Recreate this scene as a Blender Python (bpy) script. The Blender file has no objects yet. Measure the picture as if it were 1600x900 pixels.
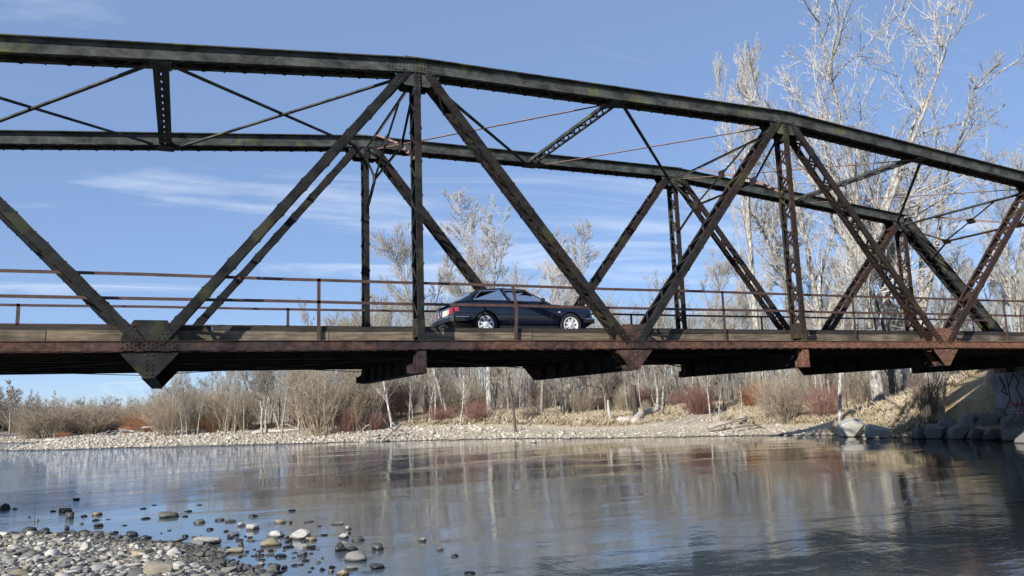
import bpy, bmesh, math, random
import numpy as np
from mathutils import Vector, Matrix, noise as mnoise
R_ = math.radians
scn = bpy.context.scene
COL = scn.collection

# ------------------------------------------------------------------ camera
CAMZ = 1.97                                  # eye height above the water (z = 0)
FPX, PITCH, ROLL, YAW = 1218.4, R_(8.64), R_(1.967), R_(22.97)
_F = Vector((math.sin(YAW)*math.cos(PITCH), math.cos(YAW)*math.cos(PITCH), math.sin(PITCH)))
_R = Vector((math.cos(YAW), -math.sin(YAW), 0))
_U = _R.cross(_F)
cam_d = bpy.data.cameras.new('camera')
cam = bpy.data.objects.new('camera', cam_d); COL.objects.link(cam)
right = _R*math.cos(ROLL) - _U*math.sin(ROLL)
up = _R*math.sin(ROLL) + _U*math.cos(ROLL)
m = Matrix((right, up, -_F)).transposed().to_4x4(); m.translation = (0, 0, CAMZ)
cam.matrix_world = m
cam_d.sensor_width = 36; cam_d.lens = 36*FPX/1600; cam_d.clip_end = 5000; cam_d.clip_start = 0.05
scn.camera = cam

# ------------------------------------------------------------------ light
SUN_S, SUN_EL = 1.6, R_(27.5)                  # sun comes from the left and behind the camera
sun_to = Vector((-SUN_S, -1.0, 0)).normalized()*math.cos(SUN_EL) + Vector((0, 0, math.sin(SUN_EL)))
sd = bpy.data.lights.new('sun', 'SUN'); sd.energy = 5.0; sd.angle = R_(0.53); sd.color = (1.0, 0.95, 0.87)
so = bpy.data.objects.new('sun', sd); COL.objects.link(so)
so.rotation_euler = (-sun_to).to_track_quat('-Z', 'Y').to_euler(); so.location = (0, 0, 40)
w = bpy.data.worlds.new('World'); scn.world = w; w.use_nodes = True
nt = w.node_tree; nt.nodes.clear()
def WN(t, **k):
    n = nt.nodes.new(t)
    for a, b in k.items(): setattr(n, a, b)
    return n
out = WN('ShaderNodeOutputWorld'); bg = WN('ShaderNodeBackground'); bg.inputs[1].default_value = 0.098
sky = WN('ShaderNodeTexSky', sky_type='NISHITA', sun_disc=False, sun_elevation=SUN_EL,
         sun_rotation=math.atan2(sun_to.x, sun_to.y), air_density=0.9, dust_density=0.0, ozone_density=2.6, altitude=2500)
tc = WN('ShaderNodeTexCoord'); sep = WN('ShaderNodeSeparateXYZ'); nt.links.new(tc.outputs['Generated'], sep.inputs[0])
mx = WN('ShaderNodeMath', operation='MAXIMUM'); nt.links.new(sep.outputs[2], mx.inputs[0]); mx.inputs[1].default_value = 0.04
dv = WN('ShaderNodeVectorMath', operation='DIVIDE'); cb = WN('ShaderNodeCombineXYZ')
for i in range(3): nt.links.new(mx.outputs[0], cb.inputs[i])
nt.links.new(tc.outputs['Generated'], dv.inputs[0]); nt.links.new(cb.outputs[0], dv.inputs[1])
mp = WN('ShaderNodeMapping'); mp.inputs['Rotation'].default_value = (0, 0, R_(38)); mp.inputs['Scale'].default_value = (0.5, 1.0, 1); mp.inputs['Location'].default_value = (9.1, 4.4, 0)
nt.links.new(dv.outputs[0], mp.inputs[0])
n1 = WN('ShaderNodeTexNoise'); n1.inputs['Scale'].default_value = 0.8; n1.inputs['Detail'].default_value = 9; n1.inputs['Roughness'].default_value = 0.58; n1.inputs['Distortion'].default_value = 1.1
nt.links.new(mp.outputs[0], n1.inputs['Vector'])
r1 = WN('ShaderNodeMapRange'); r1.inputs[1].default_value = 0.53; r1.inputs[2].default_value = 0.88; r1.inputs[3].default_value = 0.0; r1.inputs[4].default_value = 0.6
nt.links.new(n1.outputs[0], r1.inputs[0])
veil = WN('ShaderNodeMix', data_type='RGBA'); veil.inputs[0].default_value = 0.50; nt.links.new(sky.outputs[0], veil.inputs[6]); veil.inputs[7].default_value = (2.45, 3.7, 6.4, 1)   # thin high haze
mixc = WN('ShaderNodeMix', data_type='RGBA'); nt.links.new(r1.outputs[0], mixc.inputs[0])
nt.links.new(veil.outputs[2], mixc.inputs[6]); mixc.inputs[7].default_value = (8.8, 9.1, 9.5, 1)
nt.links.new(mixc.outputs[2], bg.inputs[0]); nt.links.new(bg.outputs[0], out.inputs[0])
vs = scn.view_settings; vs.view_transform = 'Standard'; vs.look = 'None'; vs.exposure = 0.5; vs.gamma = 1; vs.use_curve_mapping = False
scn.render.engine = 'CYCLES'
cy = scn.cycles; cy.use_denoising = True; cy.max_bounces = 7; cy.diffuse_bounces = 3; cy.glossy_bounces = 4; cy.transparent_max_bounces = 12
cy.sample_clamp_indirect = 6; cy.caustics_reflective = False; cy.caustics_refractive = False

# ------------------------------------------------------------------ pixel helpers (photo pixels -> directions)
def ray(u, v):
    A = (u-800)/FPX; B = (450-v)/FPX
    a = A*math.cos(ROLL)+B*math.sin(ROLL); b = -A*math.sin(ROLL)+B*math.cos(ROLL)
    return _F + _R*a + _U*b
def atZ(u, v, z):
    d = ray(u, v); t = (z-CAMZ)/d.z; return Vector((d.x*t, d.y*t, z))
def atY(u, v, Y):
    d = ray(u, v); t = Y/d.y; return Vector((d.x*t, Y, CAMZ+d.z*t))
def proj(P):
    P = Vector(P)-Vector((0, 0, CAMZ)); cz = P.dot(_F); a = P.dot(_R)/cz; b = P.dot(_U)/cz
    return (800+FPX*(a*math.cos(ROLL)-b*math.sin(ROLL)), 450-FPX*(a*math.sin(ROLL)+b*math.cos(ROLL)), cz)
def at_dist(u, dist):
    """ground position in column u at a horizontal distance from the camera"""
    d = ray(u, 640); h = Vector((d.x, d.y)).normalized()*dist; return h.x, h.y
def top_z(x, y, v):
    lo, hi = -5, 80
    for _ in range(40):
        mid = (lo+hi)/2
        if proj((x, y, mid))[1] > v: lo = mid
        else: hi = mid
    return lo

# ------------------------------------------------------------------ mesh helpers
def tag(o, label=None, cat=None, group=None, kind=None):
    if label: o['label'] = label
    if cat: o['category'] = cat
    if group: o['group'] = group
    if kind: o['kind'] = kind
    return o
def empty(name, loc, rz=0):
    o = bpy.data.objects.new(name, None); COL.objects.link(o); o.location = loc; o.rotation_euler = (0, 0, rz)
    o.empty_display_size = 0.2; return o
def link(name, me, parent=None, mat=None):
    o = bpy.data.objects.new(name, me); COL.objects.link(o)
    if parent: o.parent = parent
    if mat is not None:
        if not me.materials: me.materials.append(None)
        o.material_slots[0].link = 'OBJECT'; o.material_slots[0].material = mat
    return o
def np_mesh(name, V, Fq, smooth=False, mats=None):
    """V (n,3), Fq (m,k) -> mesh"""
    V = np.ascontiguousarray(V, dtype=np.float32); Fq = np.ascontiguousarray(Fq, dtype=np.int32)
    me = bpy.data.meshes.new(name); k = Fq.shape[1]
    me.vertices.add(len(V)); me.vertices.foreach_set('co', V.ravel())
    me.loops.add(Fq.size); me.loops.foreach_set('vertex_index', Fq.ravel())
    me.polygons.add(len(Fq)); me.polygons.foreach_set('loop_start', np.arange(0, Fq.size, k, dtype=np.int32))
    if smooth: me.polygons.foreach_set('use_smooth', np.ones(len(Fq), dtype=bool))
    me.update(calc_edges=True); me.validate()
    return me
class MB:
    def __init__(s): s.v = []; s.f = []
    def add(s, vs_, fs_):
        b = len(s.v); s.v += [tuple(p) for p in vs_]; s.f += [[b+i for i in f] for f in fs_]; return s
    def obox(s, c, ax, ay, az):
        c, ax, ay, az = map(Vector, (c, ax, ay, az))
        vs_ = [c+ax*i+ay*j+az*k for i in (-1, 1) for j in (-1, 1) for k in (-1, 1)]
        fs_ = [(0, 1, 3, 2), (4, 6, 7, 5), (0, 4, 5, 1), (2, 3, 7, 6), (0, 2, 6, 4), (1, 5, 7, 3)]
        return s.add(vs_, fs_)
    def box(s, x0, x1, y0, y1, z0, z1):
        return s.obox(((x0+x1)/2, (y0+y1)/2, (z0+z1)/2), ((x1-x0)/2, 0, 0), (0, (y1-y0)/2, 0), (0, 0, (z1-z0)/2))
    def beam(s, p0, p1, wa, wb, upv=(0, 0, 1)):
        """wa across (perp to up), wb along up"""
        p0, p1 = Vector(p0), Vector(p1); d = (p1-p0); L = d.length; d.normalize()
        a = d.cross(Vector(upv)); 
        if a.length < 1e-4: a = d.cross(Vector((1, 0, 0)))
        a.normalize(); b = a.cross(d)
        return s.obox((p0+p1)/2, d*L/2, a*wa/2, b*wb/2)
    def prism(s, poly, ext):
        """poly list of 3D points, extruded by ext"""
        n = len(poly); e = Vector(ext); P = [Vector(p) for p in poly]
        vs_ = P+[p+e for p in P]
        fs_ = [list(range(n))[::-1], [n+i for i in range(n)]]+[[i, (i+1) % n, n+(i+1) % n, n+i] for i in range(n)]
        return s.add(vs_, fs_)
    def tube(s, pts, rad, sides=8, cap=True):
        pts = [Vector(p) for p in pts]; n = len(pts)
        if not hasattr(rad, '__len__'): rad = [rad]*n
        ref = None; b = len(s.v)
        for i in range(n):
            d = (pts[min(i+1, n-1)]-pts[max(i-1, 0)]).normalized()
            if ref is None: ref = Vector((0, 0, 1)) if abs(d.z) < 0.9 else Vector((1, 0, 0))
            a = d.cross(ref).normalized(); c = a.cross(d).normalized(); ref = c
            for j in range(sides):
                t = 2*math.pi*j/sides; s.v.append(tuple(pts[i]+(a*math.cos(t)+c*math.sin(t))*rad[i]))
        for i in range(n-1):
            for j in range(sides):
                s.f.append([b+i*sides+j, b+i*sides+(j+1) % sides, b+(i+1)*sides+(j+1) % sides, b+(i+1)*sides+j])
        if cap:
            s.f.append([b+j for j in range(sides)][::-1]); s.f.append([b+(n-1)*sides+j for j in range(sides)])
        return s
    def lathe(s, prof, c, axis='y', n=24):
        """closed ring profile [(r,h)...] around axis through c"""
        b = len(s.v); k = len(prof)
        for i in range(n):
            t = 2*math.pi*i/n
            for r, h in prof:
                if axis == 'y': s.v.append((c[0]+r*math.cos(t), c[1]+h, c[2]+r*math.sin(t)))
                else: s.v.append((c[0]+r*math.cos(t), c[1]+r*math.sin(t), c[2]+h))
        for i in range(n):
            for j in range(k-1):
                a0 = b+i*k+j; a1 = b+((i+1) % n)*k+j
                s.f.append([a0, a1, a1+1, a0+1])
        return s
    def mesh(s, name, off=(0, 0, 0), smooth=False):
        me = bpy.data.meshes.new(name); ox, oy, oz = off
        me.from_pydata([(x-ox, y-oy, z-oz) for x, y, z in s.v], [], s.f); me.update()
        if smooth: me.polygons.foreach_set('use_smooth', np.ones(len(me.polygons), dtype=bool))
        return me
    def build(s, name, mat, parent=None, off=None, smooth=False, kind=None):
        if off is None:
            off = Vector((0, 0, 0)); p = parent
            while p is not None: off = off+p.location; p = p.parent
        me = s.mesh(name, off, smooth)
        bm = bmesh.new(); bm.from_mesh(me); bmesh.ops.recalc_face_normals(bm, faces=bm.faces); bm.to_mesh(me); bm.free()
        o = link(name, me, parent); me.materials.append(mat)
        if kind: o['kind'] = kind
        return o
def auto_smooth(o, deg=35):
    me = o.data; me.polygons.foreach_set('use_smooth', np.ones(len(me.polygons), dtype=bool))
    bm = bmesh.new(); bm.from_mesh(me); lim = R_(deg)
    for e in bm.edges:
        if len(e.link_faces) == 2 and e.calc_face_angle(0) > lim: e.smooth = False
    bm.to_mesh(me); bm.free()

# ------------------------------------------------------------------ materials
def mat_new(name):
    m = bpy.data.materials.new(name); m.use_nodes = True
    return m, m.node_tree, m.node_tree.nodes['Principled BSDF']
def nd(t, ty, **k):
    n = t.nodes.new(ty)
    for a, b in k.items(): setattr(n, a, b)
    return n
def coords(t, obj=True):
    c = nd(t, 'ShaderNodeTexCoord'); return c.outputs['Object'] if obj else nd(t, 'ShaderNodeNewGeometry').outputs['Position']
def noise(t, vec, scale, detail=5, rough=0.6, dist=0.0):
    n = nd(t, 'ShaderNodeTexNoise'); t.links.new(vec, n.inputs['Vector'])
    n.inputs['Scale'].default_value = scale; n.inputs['Detail'].default_value = detail; n.inputs['Roughness'].default_value = rough; n.inputs['Distortion'].default_value = dist
    return n.outputs[0]
def ramp(t, fac, a, b, lo=0.0, hi=1.0):
    n = nd(t, 'ShaderNodeMapRange'); t.links.new(fac, n.inputs[0])
    n.inputs[1].default_value = a; n.inputs[2].default_value = b; n.inputs[3].default_value = lo; n.inputs[4].default_value = hi
    return n.outputs[0]
def mix(t, fac, A, B):
    n = nd(t, 'ShaderNodeMix', data_type='RGBA')
    if hasattr(fac, 'links'): t.links.new(fac, n.inputs[0])
    else: n.inputs[0].default_value = fac
    for s, c in ((n.inputs[6], A), (n.inputs[7], B)):
        if hasattr(c, 'links'): t.links.new(c, s)
        else: s.default_value = (*c, 1)
    return n.outputs[2]
def math_n(t, op, a, b):
    n = nd(t, 'ShaderNodeMath', operation=op)
    for s, c in ((n.inputs[0], a), (n.inputs[1], b)):
        if hasattr(c, 'links'): t.links.new(c, s)
        else: s.default_value = c
    return n.outputs[0]
def bump(t, b, height, strength, dist=0.02):
    n = nd(t, 'ShaderNodeBump'); n.inputs['Strength'].default_value = strength; n.inputs['Distance'].default_value = dist
    t.links.new(height, n.inputs['Height']); t.links.new(n.outputs[0], b.inputs['Normal'])
def rand(t):
    return nd(t, 'ShaderNodeObjectInfo').outputs['Random']
M = {}
def simple(name, col, rough=0.6, metal=0.0, var=0.25, scale=8, spec=None):
    m, t, b = mat_new(name); c = coords(t)
    f = noise(t, c, scale)
    dark = tuple(x*(1-var) for x in col); lite = tuple(min(1, x*(1+var)) for x in col)
    t.links.new(mix(t, ramp(t, f, 0.3, 0.7), dark, lite), b.inputs['Base Color'])
    b.inputs['Roughness'].default_value = rough; b.inputs['Metallic'].default_value = metal
    if spec is not None: b.inputs['Specular IOR Level'].default_value = spec
    M[name] = m; return m
def steel(name, paint, rust, rust_lo, rust_hi, gradx=0.0, moss=0.35):
    """weathered bridge paint: paint flaking to rust, moss and pale stains in blotches; rustier towards the far end"""
    m, t, b = mat_new(name); P = coords(t, False)
    big = noise(t, P, 0.7, 4, 0.6); fine = noise(t, P, 7, 6, 0.7); streak_map = nd(t, 'ShaderNodeMapping'); t.links.new(P, streak_map.inputs[0])
    streak_map.inputs['Scale'].default_value = (0.9, 0.9, 1.6); streak = noise(t, streak_map.outputs[0], 2.2, 7, 0.68, 0.4)
    sx = nd(t, 'ShaderNodeSeparateXYZ'); t.links.new(P, sx.inputs[0])
    g = math_n(t, 'ADD', math_n(t, 'MULTIPLY', big, 0.55), math_n(t, 'MULTIPLY', fine, 0.45))
    g = math_n(t, 'ADD', g, math_n(t, 'MULTIPLY', ramp(t, sx.outputs[0], 0, 26), gradx))
    rf = ramp(t, g, rust_lo, rust_hi)
    pv = mix(t, ramp(t, streak, 0.36, 0.66), tuple(x*0.40 for x in paint), tuple(x*1.9 for x in paint))
    rv = mix(t, ramp(t, noise(t, P, 16, 4), 0.35, 0.65), tuple(x*0.55 for x in rust), tuple(x*1.35 for x in rust))
    col = mix(t, rf, pv, rv)
    mf = math_n(t, 'MULTIPLY', ramp(t, noise(t, P, 1.3, 3, 0.5), 0.58, 0.68), moss)
    col = mix(t, mf, col, (0.16, 0.17, 0.05))
    t.links.new(col, b.inputs['Base Color']); b.inputs['Roughness'].default_value = 0.8; b.inputs['Specular IOR Level'].default_value = 0.15
    bump(t, b, fine, 0.35, 0.01); M[name] = m; return m
steel('steel_top', (0.050, 0.056, 0.053), (0.046, 0.028, 0.021), 0.56, 0.74, 0.05, 0.5)
steel('steel_web', (0.015, 0.016, 0.016), (0.042, 0.025, 0.020), 0.52, 0.72, 0.20, 0.15)
steel('steel_low', (0.036, 0.025, 0.024), (0.185, 0.092, 0.060), 0.52, 0.74, 0.30, 0.0)
steel('steel_under', (0.020, 0.020, 0.020), (0.030, 0.020, 0.015), 0.5, 0.7, 0.0, 0.0)  # floor steel; on the chord lacing its dark colour stands in for shade
simple('rod', (0.26, 0.155, 0.12), 0.8, var=0.35, scale=4)
simple('rail', (0.07, 0.038, 0.031), 0.75, var=0.4, scale=5)
def timber(name, col, wet):
    m, t, b = mat_new(name); c = coords(t, False)
    mpn = nd(t, 'ShaderNodeMapping'); t.links.new(c, mpn.inputs[0]); mpn.inputs['Scale'].default_value = (0.5, 8, 9)
    g = noise(t, mpn.outputs[0], 3, 8, 0.65, 0.6); g2 = noise(t, c, 0.9, 4)
    cc = mix(t, ramp(t, g, 0.38, 0.64), tuple(x*0.40 for x in col), tuple(x*1.3 for x in col))
    cc = mix(t, ramp(t, g2, 0.45, 0.62, 0, 0.85), cc, wet)
    hs = nd(t, 'ShaderNodeHueSaturation'); t.links.new(cc, hs.inputs['Color']); t.links.new(ramp(t, rand(t), 0, 1, 0.75, 1.2), hs.inputs['Value'])
    t.links.new(hs.outputs[0], b.inputs['Base Color']); b.inputs['Roughness'].default_value = 0.85; bump(t, b, g, 0.5, 0.01); M[name] = m
timber('timber', (0.20, 0.155, 0.105), (0.042, 0.033, 0.025))
timber('timber_dark', (0.042, 0.034, 0.027), (0.018, 0.015, 0.013))
timber('driftwood', (0.50, 0.46, 0.41), (0.30, 0.25, 0.2))
def bark(name, pale, dark, thr=(0.42, 0.62), scale=3.0):
    m, t, b = mat_new(name); c = coords(t)
    mpn = nd(t, 'ShaderNodeMapping'); t.links.new(c, mpn.inputs[0]); mpn.inputs['Scale'].default_value = (1, 1, 0.45)
    g = noise(t, mpn.outputs[0], scale*2.2, 7, 0.7, 0.3)
    cc = mix(t, ramp(t, g, thr[0], thr[1]), dark, pale)
    hs = nd(t, 'ShaderNodeHueSaturation'); t.links.new(cc, hs.inputs['Color']); t.links.new(ramp(t, rand(t), 0, 1, 0.72, 1.12), hs.inputs['Value'])
    t.links.new(hs.outputs[0], b.inputs['Base Color']); b.inputs['Roughness'].default_value = 0.9; b.inputs['Specular IOR Level'].default_value = 0.15
    bump(t, b, g, 0.6, 0.05); M[name] = m
bark('bark_white', (0.58, 0.55, 0.49), (0.13, 0.115, 0.10), (0.40, 0.58))
bark('twig_white', (0.55, 0.51, 0.445), (0.32, 0.29, 0.245), (0.25, 0.55))
bark('twig_pale', (0.54, 0.50, 0.44), (0.34, 0.305, 0.26), (0.25, 0.6))
bark('bark_grey', (0.40, 0.365, 0.31), (0.10, 0.088, 0.075), (0.32, 0.62))
bark('twig_grey', (0.44, 0.40, 0.335), (0.24, 0.21, 0.17), (0.25, 0.6))
bark('bark_dark', (0.13, 0.115, 0.10), (0.045, 0.04, 0.035), (0.3, 0.65))
bark('stem_red', (0.33, 0.19, 0.155), (0.24, 0.135, 0.11), (0.3, 0.65))
bark('stem_orange', (0.52, 0.27, 0.145), (0.36, 0.17, 0.09), (0.3, 0.65))
bark('stem_tan', (0.47, 0.40, 0.30), (0.29, 0.235, 0.17), (0.3, 0.65))
bark('stem_brown', (0.25, 0.19, 0.16), (0.12, 0.09, 0.075), (0.3, 0.65))
def straw():
    m, t, b = mat_new('straw'); P = coords(t, False)
    cc = mix(t, ramp(t, noise(t, P, 0.8, 5), 0.35, 0.65), (0.37, 0.305, 0.205), (0.56, 0.49, 0.37))
    cc = mix(t, ramp(t, noise(t, P, 30, 2), 0.4, 0.65, 0, 0.6), cc, (0.24, 0.17, 0.10))
    t.links.new(cc, b.inputs['Base Color']); b.inputs['Roughness'].default_value = 0.9; b.inputs['Specular IOR Level'].default_value = 0.1; M['straw'] = m
straw()
def stone(name, lo, hi, obj_rand=True, rough=0.85, spec=0.3):
    m, t, b = mat_new(name); P = coords(t, False); c = coords(t)
    f = noise(t, P, 22, 7, 0.7)
    if obj_rand: base = mix(t, rand(t), lo, hi)
    else:
        vo = nd(t, 'ShaderNodeTexWhiteNoise', noise_dimensions='3D'); a = nd(t, 'ShaderNodeAttribute', attribute_name='tone')
        base = mix(t, a.outputs['Fac'], lo, hi)
    cc = mix(t, ramp(t, f, 0.35, 0.7), base, mix(t, 0.5, base, (0.12, 0.11, 0.10)))
    sx = nd(t, 'ShaderNodeSeparateXYZ'); t.links.new(P, sx.inputs[0])
    wet = math_n(t, 'SUBTRACT', ramp(t, math_n(t, 'ADD', sx.outputs[2], math_n(t, 'MULTIPLY', f, 0.05)), 0.045, 0.075), 0.0)
    dk = mix(t, wet, (0.16, 0.16, 0.16), (1, 1, 1))
    mu = nd(t, 'ShaderNodeMix', data_type='RGBA', blend_type='MULTIPLY'); mu.inputs[0].default_value = 1; t.links.new(cc, mu.inputs[6]); t.links.new(dk, mu.inputs[7])
    t.links.new(mu.outputs[2], b.inputs['Base Color'])
    t.links.new(ramp(t, wet, 0, 1, 0.35, rough), b.inputs['Roughness']); b.inputs['Specular IOR Level'].default_value = spec
    bump(t, b, f, 0.35, 0.01); M[name] = m
stone('stone_dry', (0.20, 0.195, 0.18), (0.36, 0.345, 0.31))
stone('stone_pale', (0.38, 0.36, 0.32), (0.52, 0.50, 0.45))
stone('stone_dark', (0.022, 0.022, 0.024), (0.05, 0.05, 0.05), rough=0.45)
stone('stone_slate', (0.07, 0.074, 0.07), (0.17, 0.175, 0.16))
stone('stone_olive', (0.24, 0.20, 0.12), (0.34, 0.28, 0.17))
stone('stone_riprap', (0.11, 0.11, 0.105), (0.20, 0.195, 0.18))  # rock colour lowered to paint in the shadow under the bridge end
stone('stone_brown', (0.27, 0.235, 0.175), (0.31, 0.27, 0.20))
stone('gravel', (0.06, 0.06, 0.058), (0.58, 0.55, 0.48), False)
stone('far_gravel', (0.29, 0.255, 0.20), (0.65, 0.59, 0.495), False)
def concrete():
    m, t, b = mat_new('concrete'); P = coords(t, False)
    mpn = nd(t, 'ShaderNodeMapping'); t.links.new(P, mpn.inputs[0]); mpn.inputs['Scale'].default_value = (1, 1, 0.25)
    a = noise(t, P, 1.6, 6, 0.65); s = noise(t, mpn.outputs[0], 3.5, 5, 0.6)
    cc = mix(t, ramp(t, a, 0.3, 0.7), (0.15, 0.16, 0.165), (0.31, 0.325, 0.33)); cc = mix(t, ramp(t, s, 0.5, 0.72, 0, 0.6), cc, (0.07, 0.07, 0.07))
    t.links.new(cc, b.inputs['Base Color']); b.inputs['Roughness'].default_value = 0.9; bump(t, b, noise(t, P, 12, 5), 0.3, 0.01); M['concrete'] = m
concrete()
simple('graffiti_black', (0.025, 0.02, 0.03), 0.7); simple('graffiti_red', (0.26, 0.03, 0.05), 0.7); simple('graffiti_blue', (0.10, 0.14, 0.24), 0.7)
simple('galvanised', (0.42, 0.46, 0.48), 0.45, 0.3, 0.1)

# ------------------------------------------------------------------ terrain
# waterline of the opposite (right) bank, from pixels on the water plane
FAR = [(-140, 150), (-70, 112), (-30, 97)]
FAR += [tuple(atZ(u, v, 0)[:2]) for u, v in ((0, 692.5), (55, 691.5), (80, 691), (40, 697), (8, 704), (100, 702.5), (200, 699.5), (300, 697.5), (400, 694.5), (500, 692), (600, 690), (700, 687.5), (800, 685.5), (900, 685), (1000, 684), (1100, 682), (1200, 680.5), (1300, 680.5), (1380, 682), (1450, 684), (1520, 686), (1600, 689))]
FAR += [(27.6, 12), (26, 2), (23, -15), (20, -60)]
NEAR = [(-80, 140), (-34, 70), (-19, 40), (-13, 26), (-9, 20.5)]
NEAR += [tuple(atZ(u, v, 0)[:2]) for u, v in ((-60, 826), (0, 829), (60, 833), (120, 834), (180, 838), (230, 846), (285, 848), (335, 852), (352, 866), (352, 878), (392, 886), (424, 895), (440, 910))]
NEAR += [(1.5, 7.5), (2.2, 5), (2.6, 0), (3, -20), (4, -60)]
def seg_dist(px, py, poly):
    """distance and side (+1 left of travel) to an open polyline, vectorised"""
    best = np.full(px.shape, 1e9); side = np.zeros(px.shape)
    for (x0, y0), (x1, y1) in zip(poly[:-1], poly[1:]):
        dx, dy = x1-x0, y1-y0; L2 = dx*dx+dy*dy+1e-12
        t = np.clip(((px-x0)*dx+(py-y0)*dy)/L2, 0, 1); ex = px-(x0+t*dx); ey = py-(y0+t*dy)
        d = np.hypot(ex, ey); c = dx*(py-y0)-dy*(px-x0)
        cl = d < best-1e-9; best = np.where(cl, d, best); side = np.where(cl, np.sign(c), side)
    return best, side
def inside(px, py, poly):
    r = np.zeros(px.shape, bool); n = len(poly)
    for i in range(n):
        x0, y0 = poly[i]; x1, y1 = poly[(i+1) % n]
        c = ((y0 > py) != (y1 > py)) & (px < (x1-x0)*(py-y0)/((y1-y0) if y1 != y0 else 1e-9)+x0); r ^= c
    return r
FAR_LAND = FAR+[(900, -60), (900, 900), (-140, 900)]
NEAR_LAND = NEAR+[(-900, -60), (-900, 140)]
def vnoise(x, y, s, seed=0):
    """smooth value noise, vectorised"""
    x = x/s+seed*17.13; y = y/s-seed*9.7; xi = np.floor(x); yi = np.floor(y); fx = x-xi; fy = y-yi
    fx = fx*fx*(3-2*fx); fy = fy*fy*(3-2*fy)
    h = lambda a, b: np.modf(np.abs(np.sin(a*127.1+b*311.7)*43758.5453))[0]
    return (h(xi, yi)*(1-fx)+h(xi+1, yi)*fx)*(1-fy)+(h(xi, yi+1)*(1-fx)+h(xi+1, yi+1)*fx)*fy
ROAD_Z = CAMZ+1.72
def smooth(a, b, x):
    t = np.clip((x-a)/(b-a), 0, 1); return t*t*(3-2*t)
def terrain(px, py):
    """returns height, grassiness"""
    px = np.asarray(px, float); py = np.asarray(py, float)
    df, _ = seg_dist(px, py, FAR); dn, _ = seg_dist(px, py, NEAR)
    inf = inside(px, py, FAR_LAND); inn = inside(px, py, NEAR_LAND)
    nz = (vnoise(px, py, 2.2, 1)-.5)*.16+(vnoise(px, py, 0.7, 2)-.5)*.06; big = (vnoise(px, py, 14, 3)-.5)
    # opposite side: wide gravel bar on the left, a cut bank on the right
    bar = smooth(24, 6, px)                                  # 1 on the left
    edge = 3.6+9.4*bar+2.2*(vnoise(px, py, 6, 5)-.5)          # where grass begins
    hb = (0.06+0.055*(1-bar))*np.minimum(df, edge)+0.02*df**0.5
    step = smooth(edge-0.3, edge+0.9, df)*(0.36*(1-bar)+0.10*bar)+0.55*smooth(edge+0.5, edge+9, df)*(1-bar)
    hf = hb+step+nz*smooth(0, 2, df)+0.35*smooth(15, 60, df)*(1+big)
    # a sandy ramp cut through the bank
    rx, ry = 28.0, 39.5
    rp = np.exp(-(((px-rx)*0.8+(py-ry)*0.6)/7)**2-((-(px-rx)*0.6+(py-ry)*0.8)/1.7)**2)
    hf = hf-0.10*rp
    # road embankment behind the abutment
    ex = smooth(24.5, 33.5, px); dy = np.maximum(np.maximum(15.6-py, py-23.6), 0)
    emb = np.clip((ROAD_Z)-dy*0.30, 0, None)*smooth(26.5, 36.5, px)
    under = smooth(28.0, 31.8, px)*1.15
    beside = smooth(22.9, 23.6, py)+smooth(15.8, 15.0, py)
    hf = np.maximum(hf, np.where(px > 32.2, np.clip(ROAD_Z-dy*0.30, 0, None)*np.where(dy > 0, smooth(26.5, 36.5, px), 1), emb*beside+under*(1-beside))*np.where(px > 33.5, 1, smooth(-0.7, 2.8, df)))
    grass = smooth(edge-0.5, edge+1.2, df)*(1-np.clip(rp*1.6, 0, 1))
    grass = np.maximum(grass, smooth(26.5, 28.0, px)*smooth(0.1, 0.5, df)*smooth(33, 29, py))
    # own side: a low cobble bar
    hn = 0.02+0.055*np.minimum(dn, 9)**0.85+nz*0.35*smooth(0, 1.0, dn)+0.25*smooth(8, 30, dn)
    exl = np.maximum(np.maximum(15.6-py, py-23.6), 0)
    hn = np.maximum(hn, np.where(px < -12.6, np.clip(ROAD_Z-exl*0.5, 0, None), 0))
    water = -0.12-0.9*smooth(0, 9, np.minimum(df, dn))-0.05*np.minimum(np.minimum(df, dn), 2)
    h = np.where(inf, hf, np.where(inn, hn, water)); g = np.where(inf, grass, np.where(inn, smooth(7, 14, dn), 0))
    return h, g
def ground_z(x, y): return float(terrain(np.array([x]), np.array([y]))[0][0])
def axis(fine0, fine1, step, far0, far1):
    a = list(np.arange(fine0, fine1+1e-6, step)); s = step; x = a[-1]
    while x < far1: s *= 1.18; x += s; a.append(x)
    s = step; x = a[0]; pre = []
    while x > far0: s *= 1.18; x -= s; pre.append(x)
    return np.array(pre[::-1]+a)
gx = axis(-22, 50, 0.45, -3000, 3000); gy = axis(4, 72, 0.45, -600, 3500)
GX, GY = np.meshgrid(gx, gy, indexing='ij'); GH, GG = terrain(GX, GY)
nx, ny = GX.shape; idx = np.arange(nx*ny).reshape(nx, ny)
Fq = np.stack([idx[:-1, :-1], idx[1:, :-1], idx[1:, 1:], idx[:-1, 1:]], -1).reshape(-1, 4)
gme = np_mesh('ground', np.stack([GX, GY, GH], -1).reshape(-1, 3), Fq, True)
at = gme.attributes.new('grass', 'FLOAT', 'POINT'); at.data.foreach_set('value', GG.ravel().astype(np.float32))
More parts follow.
